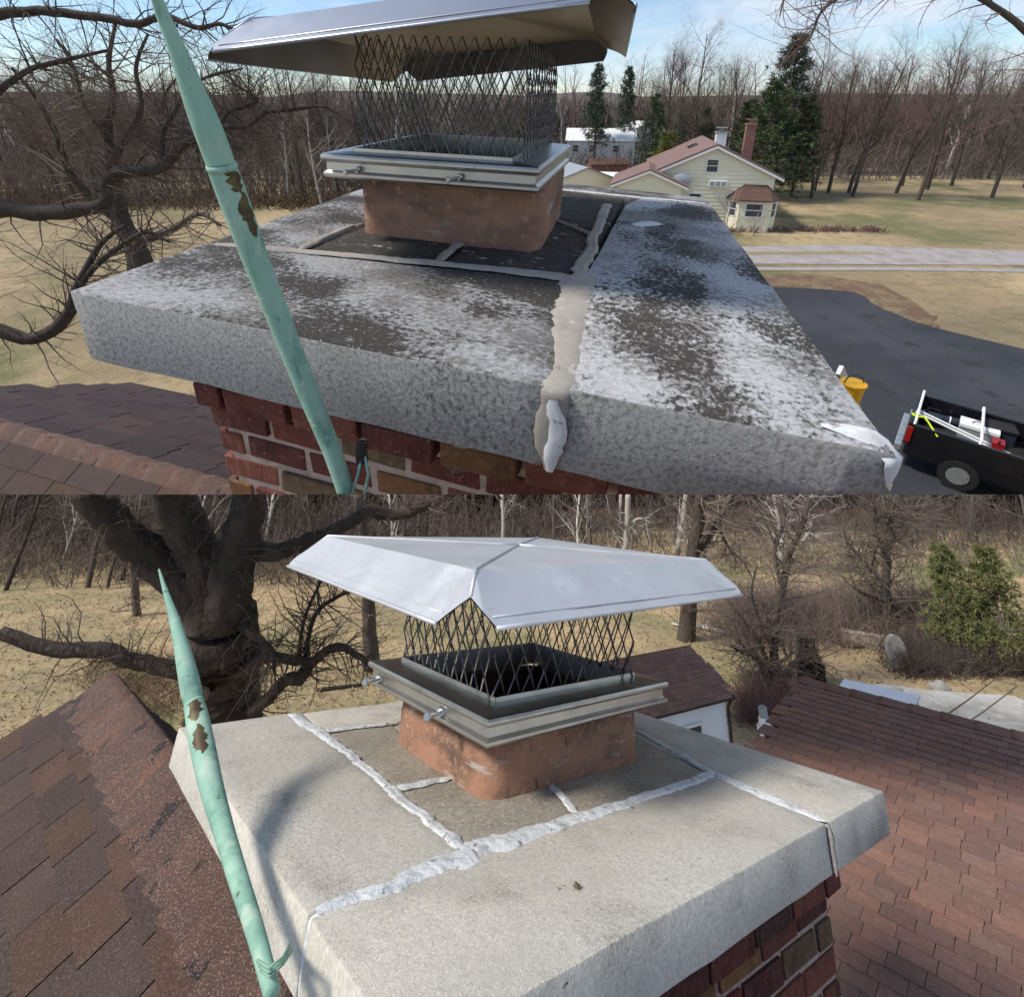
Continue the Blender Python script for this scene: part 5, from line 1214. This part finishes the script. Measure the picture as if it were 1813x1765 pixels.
# ================================================================ hillside B: trees
B_ = BS
crafted('oak_tree', 'massive dark many-limbed oak behind the upper end of the thin green rod', [
    ('trunk', 6.6, 6.3, [(392, 1330, 150), (395, 1255, 118), (398, 1190, 122), (392, 1130, 120), (388, 1080, 112), (360, 1000, 80), (330, 940, 70), (305, 870, 66), (290, 820, 60)]),
    ('limb', 6.3, 6.3, [(392, 1120, 80), (405, 1040, 74), (420, 980, 70), (436, 910, 60), (450, 850, 52)]),
    ('limb', 6.4, 5.8, [(380, 1120, 64), (330, 1040, 62), (262, 985, 60), (215, 940, 56), (175, 895, 54), (130, 840, 50)]),
    ('limb', 6.4, 6.6, [(420, 985, 40), (455, 975, 34), (490, 978, 30), (530, 962, 26), (575, 945, 22), (620, 925, 22), (650, 905, 22), (690, 912, 20), (730, 905, 18), (760, 890, 16)]),
    ('limb', 6.4, 6.0, [(378, 1215, 40), (330, 1190, 30), (270, 1178, 27), (220, 1165, 26), (180, 1150, 26), (100, 1150, 24), (0, 1120, 22)]),
    ('limb', 6.3, 6.2, [(420, 1195, 24), (450, 1172, 20), (480, 1164, 17), (520, 1168, 16), (552, 1172, 15), (580, 1150, 14), (605, 1146, 13), (640, 1165, 10), (665, 1190, 7)]),
    ('limb', 6.3, 6.4, [(440, 1262, 24), (475, 1235, 20), (505, 1205, 20), (530, 1200, 22), (545, 1185, 16), (550, 1170, 12)]),
    ('limb', 6.3, 6.8, [(540, 1170, 10), (545, 1130, 9), (560, 1085, 8), (590, 1060, 7), (625, 1045, 5)]),
    ('limb', 6.3, 6.8, [(528, 1168, 8), (535, 1110, 7), (548, 1070, 6), (570, 1020, 5), (565, 980, 4)]),
    ('limb', 6.3, 6.3, [(375, 1010, 30), (345, 950, 24), (322, 900, 18), (318, 860, 14)]),
    ('limb', 6.3, 5.9, [(398, 1090, 14), (440, 1120, 12), (480, 1150, 9), (485, 1190, 6)])], B_, 44, m_barkd, m_twig, tw=(7, .9, 3), wk=1.0)
crafted('bare_tree', 'bare tree with forked ivy-edged trunk behind the right end of the hood', [
    ('trunk', 11.2, 10.8, [(1212, 1150, 32), (1218, 1090, 28), (1222, 1040, 24), (1226, 980, 22), (1236, 920, 20), (1240, 860, 18)]),
    ('limb', 11, 11, [(1228, 985, 12), (1255, 950, 12), (1278, 910, 10), (1296, 870, 8)]),
    ('limb', 11, 11, [(1270, 930, 6), (1290, 970, 5), (1312, 990, 4), (1330, 1020, 3)])], B_, 45, m_bark, m_twig, tw=(7, .8, 3))
crafted('bare_tree', 'spreading bare tree growing behind the small garage, low crooked stem', [
    ('trunk', 8.4, 8.6, [(1372, 1262, 34), (1374, 1230, 26), (1372, 1200, 22), (1370, 1150, 14), (1374, 1090, 12), (1388, 1030, 10), (1398, 980, 9), (1420, 930, 8), (1432, 880, 7)]),
    ('limb', 8.4, 8.2, [(1368, 1205, 18), (1350, 1185, 16), (1335, 1160, 14), (1312, 1152, 10), (1290, 1140, 4)]),
    ('limb', 8.4, 8.6, [(1374, 1215, 12), (1400, 1180, 9), (1425, 1160, 7), (1450, 1150, 4)]),
    ('limb', 8.5, 8.8, [(1386, 1040, 8), (1370, 980, 7), (1388, 920, 6), (1380, 880, 5)]),
    ('limb', 8.4, 8.6, [(1370, 1150, 8), (1345, 1100, 6), (1330, 1050, 4), (1340, 1000, 3)]),
    ('limb', 8.4, 8.6, [(1372, 1200, 8), (1340, 1130, 6), (1310, 1090, 4), (1290, 1075, 2)])], B_, 46, m_bark, m_twig, tw=(10, .9, 4))
crafted('bare_tree', 'straight bare tree with wide branching crown left of the evergreen', [
    ('trunk', 11.5, 11.6, [(1568, 1178, 20), (1571, 1120, 17), (1570, 1070, 15), (1568, 1030, 14), (1570, 990, 12), (1575, 950, 9), (1578, 910, 7), (1588, 870, 5)]),
    ('limb', 11.5, 11.6, [(1568, 1035, 9), (1545, 1010, 7), (1520, 985, 5), (1500, 960, 4), (1490, 930, 3)]),
    ('limb', 11.5, 11.6, [(1570, 990, 8), (1552, 950, 6), (1548, 915, 5), (1556, 880, 4)]),
    ('limb', 11.5, 11.6, [(1572, 970, 7), (1595, 930, 5), (1615, 905, 4), (1632, 880, 3)]),
    ('limb', 11.5, 11.8, [(1571, 1100, 6), (1600, 1080, 5), (1625, 1055, 4), (1650, 1040, 2)]),
    ('limb', 11.5, 11.5, [(1570, 1065, 6), (1540, 1055, 5), (1510, 1040, 3), (1490, 1020, 2)])], B_, 47, m_bark, m_twig, tw=(10, .8, 4))
crafted('bare_tree', 'plain upright dark trunk on the straw lawn left of the wire screen', [('trunk', 9.5, 9.4, [(658, 1178, 30), (654, 1120, 25), (652, 1060, 23), (648, 1000, 22), (640, 930, 20), (632, 860, 18)])], B_, 48, m_bark, m_twig, tw=(4, .6, 2))
crafted('bare_tree', 'thin dark trunk on the lawn between the big oak limbs at far left', [('trunk', 13, 13, [(250, 1160, 16), (244, 1110, 13), (240, 1060, 12), (236, 1000, 11), (230, 900, 10)])], B_, 49, m_bark, m_twig, tw=(4, .6, 2))
crafted('sycamore_tree', 'slim white sycamore trunk above the left part of the hood peak', [('trunk', 17, 17, [(1106, 1000, 11), (1108, 960, 10), (1110, 920, 10), (1112, 860, 9)]), ('limb', 17, 17, [(1112, 930, 4), (1130, 918, 4), (1150, 925, 3)])], B_, 50, m_barkw, m_barkw, tw=(3, .6, 2))
crafted('sycamore_tree', 'leaning white sycamore trunk above the right slope of the hood', [('trunk', 17, 17, [(1196, 990, 10), (1203, 950, 8), (1210, 910, 8), (1214, 860, 7)])], B_, 51, m_barkw, m_barkw, tw=(3, .6, 2))
crafted('sycamore_tree', 'pale twisted sycamore with crooked white limbs near the top right', [('trunk', 16, 16, [(1380, 1000, 10), (1384, 950, 8), (1376, 910, 7), (1366, 860, 6)]), ('limb', 16, 16, [(1420, 960, 6), (1436, 930, 6), (1428, 900, 5), (1440, 870, 4)])], B_, 52, m_barkw, m_barkw, tw=(5, .7, 3))

rg = random.Random(5)
SB = [tree_meshes(200 + i, 8.5, .085, cfg(n=[14, 6, 4, 0, 0], t0=[.12, .2, .15, .2, 0], sides=[6, 4, 3, 3, 3], len=[(.2, .38), (.32, .55), (.35, .6), (.4, .7), (0, 0)]), mt_, mt2, 3, .12) for i, (mt_, mt2) in enumerate(((m_bark, m_twig), (m_bark, m_twig), (m_bark, m_twig), (m_barkd, m_twigd), (m_barkd, m_twig), (m_barkw, m_barkw)))]
cnt = 0
for i in range(1500):
    if cnt >= 108: break
    y = 17.5 + 20 * rg.random() ** 1.2; x = rg.uniform(-1.15, 1.2) * y
    if x > -.1 * y and y < 19.5 and rg.random() < .7: continue
    t = 5 if rg.random() < .08 else rg.randrange(5); k = rg.uniform(.55, 1.0)
    mw = GB @ Matrix.Translation((x, y, hB(x, y) - .05)) @ RZ(rg.uniform(0, 6.28)) @ SC(k)
    zp = px_of(mw.translation); zz = ' left of the hood' if zp[0] < 500 else (' above the hood' if zp[0] < 1330 else ' right of the hood')
    lb = ['grey-brown bare tree', 'dark slender bare tree', 'pale slender bare tree'][0 if t < 3 else (1 if t < 5 else 2)] + ' on the wooded slope' + zz + (', at its foot' if y < 21 else ', higher up'); lb = (lb, lb)
    if put_tree(SB[t], mw, lb[0], lb[1], BS): cnt += 1
brush('undergrowth', lambda g: ((lambda y: (g.uniform(-1.1, 1.15) * y, y, hB(0, y) - .3))(g.uniform(18, 34))), m_twig, BS, GB, 12, 1.6, 6500, .3, .014, .4)
brush('undergrowth', lambda g: ((lambda y: (g.uniform(-1.1, 1.15) * y, y, hB(0, y) - .3))(g.uniform(20, 38))), m_twigd, BS, GB, 22, 2.4, 3000, .3, .022, .3)
brush('scrub', lambda g: (lambda p: (p.x + g.gauss(0, .5), p.y + g.gauss(0, .6), 0))(gb(g.uniform(1300, 1700), g.uniform(1080, 1135))), m_twig, BS, GB, 13, .9, 1500, .2, .007, .7)
brush('scrub', lambda g: (lambda p: (p.x, p.y, 0))(gb(g.uniform(1590, 1830), g.uniform(1160, 1200))), m_twigd, BS, GB, 14, .6, 700, .12, .006, .8)
brush('scrub', lambda g: (lambda p: (p.x, p.y, 0))(gb(g.uniform(1320, 1400), g.uniform(1225, 1290))), m_twigr, BS, GB, 15, .5, 420, .10, .005, .8)
brush('scrub', lambda g: (lambda p: (p.x, p.y, 0))(gb(g.uniform(160, 330), g.uniform(1170, 1280))), m_leaf, BS, GB, 16, .45, 350, .12, .004, .9)

# evergreen at right, ivy stump, mossy slab, logs, boards, tarp, rock
fe = conifer(11, 4.2, m_green, 1.6, .42, -.1, 20, 1.5, .05)
q = gb(1712, 1172); put_con(fe, GB @ Matrix.Translation((q.x, q.y, 0)) @ Matrix.Diagonal((.42, .42, .50, 1)), 'feathery green evergreen at the right edge of the garden', BS, name='evergreen_tree')
fe2 = conifer(12, 4.2, m_green, 1.4, .42, -.1, 18, 1.5, .05)
q = gb(1790, 1176); put_con(fe2, GB @ Matrix.Translation((q.x, q.y, 0)) @ SC(.5), 'second feathery evergreen beyond the first, outermost on the right', BS, name='evergreen_tree')
def leafmass(name, label, c, rx, ry, h, mat, seed, n=2600, cat='shrub', sz=.035, wob_=.25):
    rg = random.Random(seed); o = empty(name, GB @ Matrix.Translation(c), label, cat); m = MB(); f = MB()
    m.tube([(0, 0, -.05), (.01, 0, h * .5), (0, .01, h * .9)], [rx * .35, rx * .3, rx * .15], 8); m.build('stem', m_barkd, o, BS)
    for i in range(n):
        a = rg.uniform(0, 2 * PI); z = rg.random(); rr = (math.sin(min(1, z * 1.1 + .15) * PI * .9) ** .5) * (1 + wob_ * nz3(math.cos(a) * 2, math.sin(a) * 2, z * 4 + seed)) * rg.uniform(.6, 1)
        p = Vector((math.cos(a) * rx * rr, math.sin(a) * ry * rr, z * h)); u_ = rvec(rg).normalized() * sz; v_ = u_.cross(rvec(rg)).normalized() * sz * .6
        f.add([p - u_, p + v_, p + u_, p - v_], [(0, 1, 2, 3)])
    tag(f.build('foliage', mat, o, BS), kind='stuff'); return o
q = gb(1440, 1222); leafmass('ivy_stump', 'dark ivy-covered stump standing above the roof corner', (q.x, q.y, 0), .23, .2, .75, m_ivy, 1)
q = gb(1592, 1186); st_ = empty('standing_stone', GB @ T(q.x, q.y, 0), 'upright grey rounded stone beside the straight bare tree', 'stone')
m = MB(); pr = [(-.17, 0), (.17, 0), (.18, .3), (.15, .46), (.08, .56), (0, .59), (-.08, .56), (-.15, .46), (-.18, .3)]
m.v = [(x, -.05, z) for x, z in pr] + [(x, .05, z) for x, z in pr]; n = len(pr); m.f = [tuple(range(n)), tuple(range(n, 2 * n))[::-1]] + [(i, n + i, n + (i + 1) % n, (i + 1) % n) for i in range(n)]; m.mi = [0] * len(m.f); m.build('slab', m_rock, st_, BS, bev=.012, fixn=True)
def rocky(name, label, c, sx, sy, sz, mat, seed, frm=GB):
    bm = bmesh.new(); bmesh.ops.create_icosphere(bm, subdivisions=3, radius=1)
    for v in bm.verts:
        k = 1 + .28 * nz3(v.co.x * 1.3 + seed, v.co.y * 1.3, v.co.z * 1.3) + .08 * nz3(v.co.x * 4 + seed, v.co.y * 4, v.co.z * 4); v.co = Vector((v.co.x * sx * k, v.co.y * sy * k, max(-.2, v.co.z) * sz * k))
    me = bpy.data.meshes.new(name); bm.to_mesh(me); bm.free(); me.materials.append(mat); return tag(link(name, me, None, BS, frm @ Matrix.Translation(c)), label, 'rock')
q = gb(1664, 1218, .05); rocky('boulder', 'single grey boulder beside the pale drive', (q.x, q.y, .03), .17, .12, .13, m_rock, 3)
q = gb(1590, 1228); rocky('boulder', 'low flat stone at the near corner of the pale drive', (q.x, q.y, .03), .12, .09, .06, m_rock, 5)
def log(label, a, b, r, mat, name='log'):
    A0, B0 = gb(*a), gb(*b); o = empty(name, GB @ Matrix.Translation(A0 + Vector((0, 0, r))), label, 'log'); v = B0 - A0
    m = MB(); k = 8; m.tube([v * (i / k) + Vector((0, .02 * nz3(i, 3), .02 * nz3(i, 5))) for i in range(k + 1)], [r * (1 - .3 * i / k) for i in range(k + 1)], 10); m.build('stem', mat, o, BS, smooth=True)
    for i in (2, 5):
        s = MB(); p = v * (i / k); s.tube([p, p + Vector((.05, -.08, .12 + .03 * i))], [r * .35, r * .15], 5); s.build('stub', mat, o, BS)
log('pale barkless log lying right of the ivy-edged trunk', (1235, 1112), (1292, 1126), .05, m_barkw)
log('dark log lying across the end of the pale log', (1262, 1108), (1300, 1124), .07, m_barkd)
log('long grey log further back at the wood edge', (1230, 1082), (1320, 1082), .06, m_wood)
log('short pale log left of the ivy-edged trunk', (1190, 1107), (1215, 1112), .04, m_barkw)
log('fallen bough lying below the lowest oak limb', (560, 1225), (640, 1215), .03, m_barkd)
# low brown board fence / raised bed
a_, b_ = gb(1492, 1140), gb(1600, 1158); v = (b_ - a_); L = v.length; v.normalize()
fn_ = empty('board_fence', GB @ Matrix.Translation(a_), 'low brown board fence in the scrub left of the straight tree', 'fence'); nb_ = 12
for i in range(nb_):
    m = MB(); h = .30 + .02 * nz3(i * 2.2, 1); m.obox(v * (L * i / nb_), v * (L / nb_ * .93), Vector((-v.y, v.x, 0)) * .02, Vector((0, 0, h))); m.build('board', m_wood, fn_, BS)
for z in (.08, .24):
    m = MB(); m.obox(Vector((-v.y, v.x, 0)) * -.016 + Vector((0, 0, z)), v * L, Vector((-v.y, v.x, 0)) * .015, Vector((0, 0, .03))); m.build('rail', m_wood, fn_, BS)
q = gb(1432, 1100, .1); tp = empty('tarp_cover', GB @ T(q.x, q.y, 0) @ RZ(-.2), 'faded green tarp spread over a low heap in the scrub', 'tarp')
m = MB(); nx, ny = 14, 6; vs = [(-.55 + 1.1 * i / nx, -.22 + .44 * j / ny, .16 * math.sin(PI * i / nx) * math.sin(PI * (j + .5) / (ny + 1)) + .03 * nz3(i * .8, j * .8) + .05) for j in range(ny + 1) for i in range(nx + 1)]
m.add(vs, [(j * (nx + 1) + i, j * (nx + 1) + i + 1, (j + 1) * (nx + 1) + i + 1, (j + 1) * (nx + 1) + i) for j in range(ny) for i in range(nx)]); m.build('sheet', m_teal, tp, BS, smooth=True)
m = MB(); m.tube([(-.5, -.23, .06), (0, -.25, .1), (.5, -.23, .06)], .008, 5); m.build('hem_cord', m_white, tp, BS)
for i, (px, py, w, lb) in enumerate(((1470, 1106, .30, 'white plank lying just right of the green tarp'), (1335, 1100, .16, 'small white crate in the scrub left of the green tarp'), (1550, 1108, .08, 'small white bucket left of the straight tree'))):
    q = gb(px, py); o = empty(['plank', 'crate', 'bucket'][i], GB @ T(q.x, q.y, 0) @ RZ(.3 * i), lb, ['plank', 'crate', 'bucket'][i])
    if i == 0:
        m = MB(); m.box((-w, -.05, .08), (w, .05, .11)); m.build('board', m_white, o, BS); m = MB(); m.box((-w * .8, -.04, 0), (-w * .7, .04, .08)); m.box((w * .7, -.04, 0), (w * .8, .04, .08)); m.build('support', m_wood, o, BS)
    elif i == 1:
        for z in (.0, .05, .10):
            for (p0, p1) in (((-w, -.08, z), (w, -.07, z + .035)), ((-w, .07, z), (w, .08, z + .035)), ((-w, -.07, z), (-w + .01, .07, z + .035)), ((w - .01, -.07, z), (w, .07, z + .035))):
                m = MB(); m.box(p0, p1); m.build('slat', m_white, o, BS)
    else:
        m = MB(); m.tube([(0, 0, 0), (0, 0, .16)], [w * .8, w], 12); m.build('tub', m_white, o, BS); m = MB(); m.tube([(-w, 0, .16), (-w * .6, 0, .24), (w * .6, 0, .24), (w, 0, .16)], .005, 4); m.build('handle', m_gray, o, BS)
# wires crossing the drive at the right
for i, (a, b) in enumerate((((1790, 1180, 8.0), (1640, 1290, 3.0)), ((1800, 1215, 8.0), (1680, 1300, 3.0)))):
    m = MB(); m.tube([at(*a), at((a[0] + b[0]) / 2, (a[1] + b[1]) / 2 + 3, (a[2] + b[2]) / 2), at(*b)], .006, 5)
    tag(m.build('power_cable', m_black, None, BS), ['upper thin black cable over the pale drive', 'lower thin black cable over the pale drive'][i], 'cable')
# dead leaves and grass tufts on the near lawn
def litter(name, mat, n, seed, pick, sz, up):
    rg = random.Random(seed); m = MB()
    for i in range(n):
        x, y = pick(rg); z = hB(x, y) + .004; a = rg.uniform(0, 6.28); u_ = Vector((math.cos(a), math.sin(a), rg.uniform(-.3, .3) + up)) * sz * rg.uniform(.5, 1.3); v_ = Vector((-math.sin(a), math.cos(a), rg.uniform(-.3, .3))) * sz * rg.uniform(.2, .6) * (1 - .6 * up)
        p = Vector((x, y, z)); m.add([p - v_ - u_ * (1 - up), p + v_ - u_ * (1 - up), p + v_ * .4 + u_, p - v_ * .4 + u_], [(0, 1, 2, 3)])
    tag(m.build(name, mat, None, BS, mw=GB), kind='stuff')
litter('fallen_leaves', m_leaf, 6000, 3, lambda g: (lambda y: (g.uniform(-1, 1.05) * y, y))(g.uniform(6, 19)), .035, 0)
litter('grass_tufts', m_lawnB, 14000, 4, lambda g: (lambda y: (g.uniform(-1, 1.05) * y, y))(g.uniform(6, 18)), .06, .8)

# ================================================================ things on the driveway, A
tkp = ga(1612, 752, 1.6); tk = Matrix.Translation((tkp.x, tkp.y, .06)) @ RZ(math.radians(-42))
tr = empty('pickup_truck', tk @ SC(1.9), 'black pickup truck with tools in its open bed parked on the asphalt', 'pickup truck')
def tb(nm, fn, mat, par=None, **k):
    m = MB(); fn(m); return m.build(nm, mat, par or tr, AS, **k)
tb('body', lambda m: (m.box((0, -.95, .45), (5.4, .95, .80)), m.box((2.15, -.95, .80), (5.4, .95, 1.12))), m_black, bev=.05)
tb('bed_side', lambda m: m.box((.02, -.97, .78), (2.2, -.87, 1.32)), m_black, bev=.02); tb('bed_side', lambda m: m.box((.02, .87, .78), (2.2, .97, 1.32)), m_black, bev=.02)
tg = tb('tailgate', lambda m: m.box((-.06, -.86, .70), (.02, .86, 1.30)), m_black, bev=.02)
tb('handle', lambda m: m.box((-.09, -.14, 1.12), (-.062, .14, 1.18)), m_alu, tg)
tb('bed_floor', lambda m: m.box((.03, -.86, .80), (2.14, .86, .83)), m_rub)
def cabf(m):
    pr = [(2.2, 1.12), (5.4, 1.12), (4.15, 1.18), (3.55, 1.78), (2.45, 1.80), (2.25, 1.2)]; pr = [(2.22, 1.1), (4.35, 1.1), (3.6, 1.78), (2.5, 1.80)]
    m.v = [(x, -.88 + (.1 if z > 1.5 else 0), z) for x, z in pr] + [(x, .88 - (.1 if z > 1.5 else 0), z) for x, z in pr]; m.f = [(0, 1, 2, 3), (7, 6, 5, 4)] + [(i, 4 + i, 4 + (i + 1) % 4, (i + 1) % 4) for i in range(4)]; m.mi = [0] * 6
tb('cab', cabf, m_black, bev=.04, fixn=True)
tb('rear_window', lambda m: m.obox((2.285, -.65, 1.28), (.0, 1.3, 0), (.2, 0, .44), (-.012, 0, .006)), m_glass)
tb('windscreen', lambda m: m.obox((4.26, -.7, 1.2), (0, 1.4, 0), (-.58, 0, .52), (.02, 0, .02)), m_glass)
for s in (-1, 1):
    tb('tail_light', lambda m: m.box((-.05, s * .96 - .05, .85), (.06, s * .96 + .02, 1.25)), m_redl); tb('headlight', lambda m: m.box((5.36, s * .75 - .15, .8), (5.44, s * .75 + .15, 1.0)), m_white)
    tb('mirror', lambda m: m.box((3.9, s * 1.0 - .06 + s * .08, 1.15), (4.05, s * 1.0 + .06 + s * .08, 1.38)), m_black, bev=.02)
    for x in (1.1, 4.4):
        w = tb('wheel', lambda m: m.tube([(x, s * .78, .38), (x, s * .98, .38)], .38, 20), m_rub); tb('rim', lambda m: m.tube([(x, s * .975, .38), (x, s * .995, .38)], .22, 12), m_alu, w)
tb('bumper', lambda m: m.box((-.2, -.9, .48), (-.05, .9, .66)), m_alu, bev=.02)
TK = tk @ SC(1.9)
def cargo(nm, M_, label, cat, parts):
    o = empty(nm, TK @ M_, label, cat)
    for pn, fn, mat in parts:
        m = MB(); fn(m); m.build(pn, mat, o, AS)
cargo('lumber_board', T(.15, -.45, .84) @ RZ(.12), 'pale board lying in the truck bed', 'board', [('plank', lambda m: m.box((0, 0, 0), (1.9, .16, .05)), m_wood)])
cargo('toolbox', T(.9, .1, .84), 'white-lidded toolbox in the truck bed', 'toolbox', [('case', lambda m: m.box((0, 0, 0), (.7, .4, .3)), m_gray), ('lid', lambda m: m.box((-.02, -.02, .3), (.72, .42, .38)), m_white), ('handle', lambda m: m.tube([(.2, .2, .38), (.25, .2, .45), (.45, .2, .45), (.5, .2, .38)], .015, 5), m_rub)])
cargo('tool_bag', T(.35, .35, .84), 'dark soft tool bag in the truck bed corner', 'bag', [('bag', lambda m: m.tube([(-.25, 0, .16), (-.2, 0, .16), (.2, 0, .16), (.25, 0, .16)], [.1, .16, .16, .1], 10), m_cloth), ('strap', lambda m: m.tube([(-.15, 0, .3), (-.1, 0, .42), (.1, 0, .42), (.15, 0, .3)], .02, 5), m_rub)])
cargo('bar_rack', T(.05, 0, 1.33), 'white metal rack bars across the truck bed', 'rack', [('bar', lambda m: m.tube([(0, -.93, 0), (0, -.9, .1), (0, .9, .1), (0, .93, 0)], .03, 6), m_white), ('bar', lambda m: m.tube([(1.2, -.93, 0), (1.2, -.9, .1), (1.2, .9, .1), (1.2, .93, 0)], .03, 6), m_white)])
cargo('rope_coil', T(.1, -.62, 1.33), 'neon yellow rope loop hung on the truck bed side', 'rope', [('loop', lambda m: m.tube([(.16 * math.cos(t * .9), .12 * math.sin(t * .9), .02 * t + .02) for t in range(7)] + [(.3, -.3, .0), (.42, -.36, -.12)], .02, 6), m_neon), ('hook', lambda m: m.tube([(0, 0, 0), (0, -.3, .03), (0, -.36, -.05)], .012, 5), m_rub)])
cargo('fuel_can', T(1.5, -.3, .84), 'small red fuel can standing in the truck bed', 'can', [('can', lambda m: m.box((0, 0, 0), (.22, .3, .32)), m_redl), ('spout', lambda m: m.tube([(.11, .05, .32), (.11, -.04, .42)], .025, 6), m_black)])
cargo('storage_box', T(1.35, .3, .84) @ RZ(.2), 'dark lidded box at the front of the truck bed', 'box', [('case', lambda m: m.box((0, 0, 0), (.6, .45, .34)), m_cloth), ('lid', lambda m: m.box((-.02, -.02, .34), (.62, .47, .39)), m_rub)])
cargo('tarp_roll', T(.3, .62, .92) @ RZ(.1), 'rolled blue-grey tarp along the far truck bed side', 'tarp', [('roll', lambda m: m.tube([(0, 0, 0), (.05, 0, 0), (1.4, 0, .02), (1.45, 0, .02)], [.07, .10, .11, .08], 10), m_cloth), ('tie', lambda m: m.tube([(.4, 0, .0), (.43, 0, 0)], .115, 10), m_white)])
cargo('pipe_bundle', T(.0, -.2, .90) @ RZ(-.15), 'two white pipes laid across the tools in the truck bed', 'pipes', [('pipe', lambda m: m.tube([(0, 0, .4), (2.0, .1, .05)], .025, 8), m_white), ('pipe', lambda m: m.tube([(0, .1, .42), (2.0, .25, .05)], .025, 8), m_white)])
# ladder leaning against the far side of the coping
lt, lb_ = at(1486, 655, 2.9), at(1560, 830, 3.6)
la = empty('ladder', I4, 'aluminium ladder with yellow end cap leaning beyond the right coping edge', 'ladder')
dv = (lb_ - lt).normalized(); sd = Vector((-.8, .5, .3)); sd = (sd - dv * sd.dot(dv)).normalized(); ot = dv.cross(sd)
for s in (0, .13):
    m = MB(); a = lt + sd * s; m.obox(a - sd * .012 - ot * .03, sd * .024, ot * .06, dv * 1.6); m.build('rail', m_alu, la, AS, fixn=True)
for i in range(5):
    m = MB(); m.tube([lt + dv * (.15 + .3 * i), lt + sd * .13 + dv * (.15 + .3 * i)], .014, 6); m.build('rung', m_alu, la, AS)
yc = at(1507, 692, 2.7)
yo = empty('bucket', Matrix.Translation(yc) @ SC(1.15), 'yellow plastic bucket hanging at the ladder beside the coping edge', 'bucket')
m = MB(); m.tube([(0, 0, -.06), (0, 0, -.055), (0, 0, .035)], [.02, .042, .05], 14); m.build('tub', m_yel2, yo, AS)
m = MB(); m.tube([(0, 0, .035), (0, 0, .043)], [.055, .055], 14); m.build('rim', m_yel2, yo, AS)
m = MB(); m.tube([(-.05, 0, .03), (-.035, 0, .07), (0, 0, .085), (.035, 0, .07), (.05, 0, .03)], .003, 5); m.build('handle', m_black, yo, AS)

bpy.context.view_layer.update()
